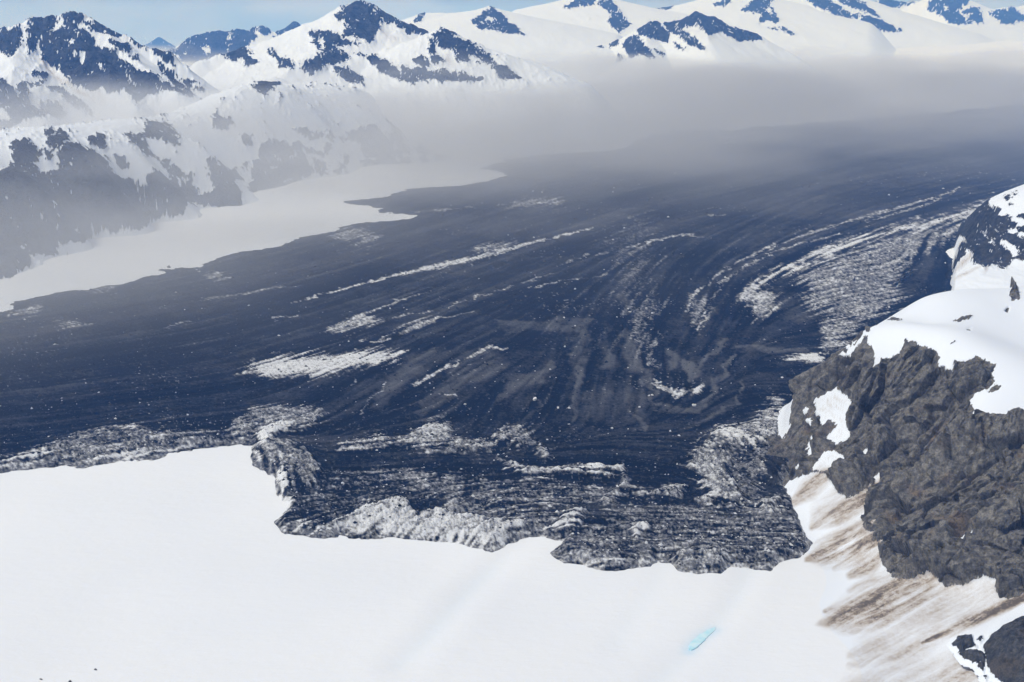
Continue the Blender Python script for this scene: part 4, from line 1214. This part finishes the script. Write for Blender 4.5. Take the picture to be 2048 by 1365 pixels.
# ================================================================= rock outcrop at the bottom right corner
gx = np.arange(330, 620, 1.2); gy = np.arange(690, 960, 1.3)
onr, onc = len(gy), len(gx)
GY, GX = np.meshgrid(gy, gx, indexing='ij'); GX = GX.ravel(); GY = GY.ravel()
GZ = tps(cl, GX, GY, 1e-5)
opx, opy = project(GX, GY, GZ)
OUT = [Z8([(1590, 1200), (1620, 1160), (1680, 1110), (1771, 1070), (2300, 900), (2300, 1700), (1760, 1500), (1690, 1365), (1640, 1340), (1610, 1290), (1600, 1250)]),
       Z8([(1450, 1190), (1480, 1158), (1540, 1150), (1545, 1180), (1560, 1200), (1520, 1210), (1500, 1250), (1470, 1210)]), Z8([(1480, 1230), (1560, 1220), (1600, 1240), (1600, 1280), (1550, 1275), (1500, 1255)]), Z8([(1562, 1170), (1580, 1155), (1590, 1165), (1575, 1180)]), Z8([(1560, 1270), (1600, 1280), (1590, 1310), (1570, 1300)]), Z8([(1590, 1335), (1608, 1330), (1600, 1345)])]
osd_ = np.full(GX.shape, -40.0)
for p in OUT:
    osd_ = np.maximum(osd_, poly_sd(opx, opy, p, 40))
osd_ = osd_ + 3.0 * fbm(opx / 12, opy / 12, 4, 401, .65)
big = poly_sd(opx, opy, OUT[0], 60)
hgt = 2.5 * sstep(-1, 6, osd_) + 15 * sstep(0, 55, big) + sstep(-2, 14, osd_) * (4.0 * ridged(GX / 26, GY / 26, 3, 411) + 2.2 * ridged(GX / 9, GY / 9, 3, 412) + .8 * noise2(GX / 3, GY / 3, 413))
V = np.c_[GX, GY, GZ + hgt - 3.2 * sstep(2, -6, osd_)]
Q = grid_quads(onr, onc)
Q = Q[(osd_[Q] > -7).any(1)]
oa = {'rock': sstep(-1.2, 1.2, osd_), 'dirt': np.zeros(GX.shape)}
outc = sub_mesh('rock_outcrop', V, Q, np.ones(len(Q), bool), M_near2, oa, smooth=False)
tag(outc, 'rounded dark rock outcrop rising through the snow in the bottom right corner', 'rock', kind='structure')


# ================================================================= melt pond, boulders, ice blocks
pond_px = Z8([(281, 1226), (284, 1206), (302, 1186), (324, 1166), (343, 1152), (370, 1138), (398, 1126), (402, 1138), (384, 1156), (364, 1170), (348, 1190), (322, 1212), (300, 1228)])
pp = []
P = np.array(pond_px)
for i in range(len(P)):
    a, b2 = P[i], P[(i + 1) % len(P)]
    for t in np.linspace(0, 1, 5)[:-1]:
        q = a + (b2 - a) * t
        pp.append(q)
pp = np.array(pp)
ppx, ppy = ground_pt(pp[:, 0], pp[:, 1], -2.5)
j = np.random.RandomState(5)
ppx = ppx + j.normal(size=len(pp)) * .35; ppy = ppy + j.normal(size=len(pp)) * .5
c0 = np.array([ppx.mean(), ppy.mean()])
pz = float(np.max(ground_z(ppx, ppy))) + .25
Vp = [(c0[0], c0[1], pz)] + [(x, y, pz) for x, y in zip(ppx, ppy)] + [(x, y, pz - 4) for x, y in zip(ppx, ppy)]
n = len(pp)
T = [(0, 1 + i, 1 + (i + 1) % n) for i in range(n)] + [(1 + i, 1 + n + i, 1 + (i + 1) % n) for i in range(n)] + [(1 + (i + 1) % n, 1 + n + i, 1 + n + (i + 1) % n) for i in range(n)]
pond = mesh_obj('melt_pond', np.array(Vp), np.array(T), M_pond, smooth=False)
tag(pond, 'small turquoise melt pond lying in the smooth foreground snow', kind='structure')


def rock_mesh(name, size, seed, mat, sub=2):
    import bmesh
    bm = bmesh.new()
    bmesh.ops.create_icosphere(bm, subdivisions=sub, radius=1.0)
    co = np.array([v.co[:] for v in bm.verts])
    r = 1 + .45 * noise3(co[:, 0] * 1.1 + seed, co[:, 1] * 1.1, co[:, 2] * 1.1, seed) + .2 * noise3(co[:, 0] * 2.7, co[:, 1] * 2.7 + seed, co[:, 2] * 2.7, seed + 1)
    co = np.clip(co * r[:, None], -.85, .85) * np.array(size)
    for v, c_ in zip(bm.verts, co): v.co = c_
    me = bpy.data.meshes.new(name)
    bm.to_mesh(me); bm.free()
    me.materials.append(mat)
    o = bpy.data.objects.new(name, me)
    COL.objects.link(o)
    return o


for i, (a, b_, s, rz, lab) in enumerate([
        (191, 1338, (2.1, .9, .9), -.5, 'dark oblong boulder on the snow, highest of three at bottom left'),
        (82, 1359, (2.0, .7, .6), -.4, 'thin dark boulder on the snow, leftmost of three at bottom left'),
        (140, 1363, (1.7, 1.3, 1.1), -.3, 'stubby dark boulder on the snow at the bottom edge between two others')]):
    o = rock_mesh('boulder', s, 31 + i, M_boulder)
    x, y = ground_pt(a, b_); o.location = (float(x), float(y), float(ground_z(np.array([x]), np.array([y]))[0]) + s[2] * .35)
    o.rotation_euler = (0, 0, rz)
    tag(o, lab, 'boulder', 'boulders on the foreground snow')

BLK = [(1116, 816, 4.0, 'small white ice block left of the vertical dust stripe in the debris'), (1388, 813, 5.5, 'white ice block below the bright snow sliver in the debris'),
       (1070, 800, 7.0, 'larger white ice block in the dark middle of the debris'), (1128, 635, 3.5, 'tiny white ice block near the top of the grey dust fan'),
       (930, 810, 3.4, 'tiny white ice block above the pale hummock strip'), (1159, 611, 3.0, 'tiny white ice block at the upper rim of the dust fan'), (1224, 855, 3.4, 'tiny white ice block below the grey dust fan')]
from mathutils.bvhtree import BVHTree
for i, (a, b_, s, lab) in enumerate(BLK):
    o = rock_mesh('ice_block', (s * .5, s * .75, s * .5), 61 + i, M_iceblock)
    x, y = ground_pt(a, b_, 8.0)
    near = np.argmin((lx - x) ** 2 + (ly - y) ** 2)
    o.location = (float(x), float(y), float(lz[near]) + s * .2)
    o.rotation_euler = (0, 0, i * 1.3)
    tag(o, lab, 'ice block', 'ice blocks on the debris')

# ================================================================= air
def box(name, lo, hi, mat):
    x0, y0, z0 = lo; x1, y1, z1 = hi
    Vb = np.array([(x0, y0, z0), (x1, y0, z0), (x1, y1, z0), (x0, y1, z0), (x0, y0, z1), (x1, y0, z1), (x1, y1, z1), (x0, y1, z1)], float)
    Qb = np.array([(0, 3, 2, 1), (4, 5, 6, 7), (0, 1, 5, 4), (1, 2, 6, 5), (2, 3, 7, 6), (3, 0, 4, 7)])
    return mesh_obj(name, Vb, Qb, mat, smooth=False)


HAZE_D = 5.6e-5
mh = bpy.data.materials.new('blue air')
mh.use_nodes = True
nt = mh.node_tree; nt.nodes.clear()
o_ = nt.nodes.new('ShaderNodeOutputMaterial'); pv = nt.nodes.new('ShaderNodeVolumePrincipled')
pv.inputs['Color'].default_value = (0.13, 0.37, 1.0, 1)
pv.inputs['Absorption Color'].default_value = (1, 1, 1, 1)
pv.inputs['Density'].default_value = HAZE_D
pv.inputs['Anisotropy'].default_value = 0.0
nt.links.new(pv.outputs[0], o_.inputs['Volume'])
haze = box('haze', (-46000, -46000, -60), (46000, 46000, 1500), mh)
tag(haze, kind='stuff')

# low cloud lying on the glacier beyond the debris
mf = bpy.data.materials.new('valley fog')
mf.use_nodes = True
nt = mf.node_tree; nt.nodes.clear()
o_ = nt.nodes.new('ShaderNodeOutputMaterial'); pv = nt.nodes.new('ShaderNodeVolumePrincipled')
pv.inputs['Color'].default_value = (0.91, 0.915, 0.93, 1)
pv.inputs['Absorption Color'].default_value = (0, 0, 0, 1)
pv.inputs['Anisotropy'].default_value = 0.2
pos = N_pos(nt)
sx = nt.nodes.new('ShaderNodeSeparateXYZ'); nt.links.new(pos, sx.inputs[0])
nz = N_noise(nt, N_map(nt, pos, (1 / 1050, 1 / 850, 1 / 240)), 1.0, 3, 0.55)
# s: metres behind the front of the bank, which crosses the glacier from near left to far right
s_ = N_math(nt, 'DIVIDE', N_math(nt, 'SUBTRACT', N_math(nt, 'MULTIPLY_ADD', sx.outputs['X'], -1.04, sx.outputs['Y']), 3020), 1.44)
s_ = N_math(nt, 'MULTIPLY_ADD', N_math(nt, 'SUBTRACT', nz, 0.5), 1500, s_)
ramp = N_range(nt, s_, -1000, 1500)
top = N_math(nt, 'MULTIPLY_ADD', N_math(nt, 'SUBTRACT', nz, 0.5), -480, sx.outputs['Z'])
vert = N_range(nt, top, 170, 420, 1, 0)
dens = N_math(nt, 'MULTIPLY', N_math(nt, 'MULTIPLY', ramp, vert), N_math(nt, 'MULTIPLY', N_range(nt, nz, 0.34, 0.62, 0.38, 1.5), N_range(nt, sx.outputs['X'], -2600, 200, 0.68, 1.0)))
dens = N_math(nt, 'MULTIPLY', dens, N_range(nt, s_, 600, 2600, 0.00095, 0.0018))
nt.links.new(dens, pv.inputs['Density'])
nt.links.new(pv.outputs[0], o_.inputs['Volume'])
mf.cycles.volume_step_rate = 0.3
fog = box('fog_bank', (-7000, 1500, -40), (11000, 15500, 520), mf)
tag(fog, 'pale grey bank of low fog lying over the far glacier', 'fog', kind='stuff')
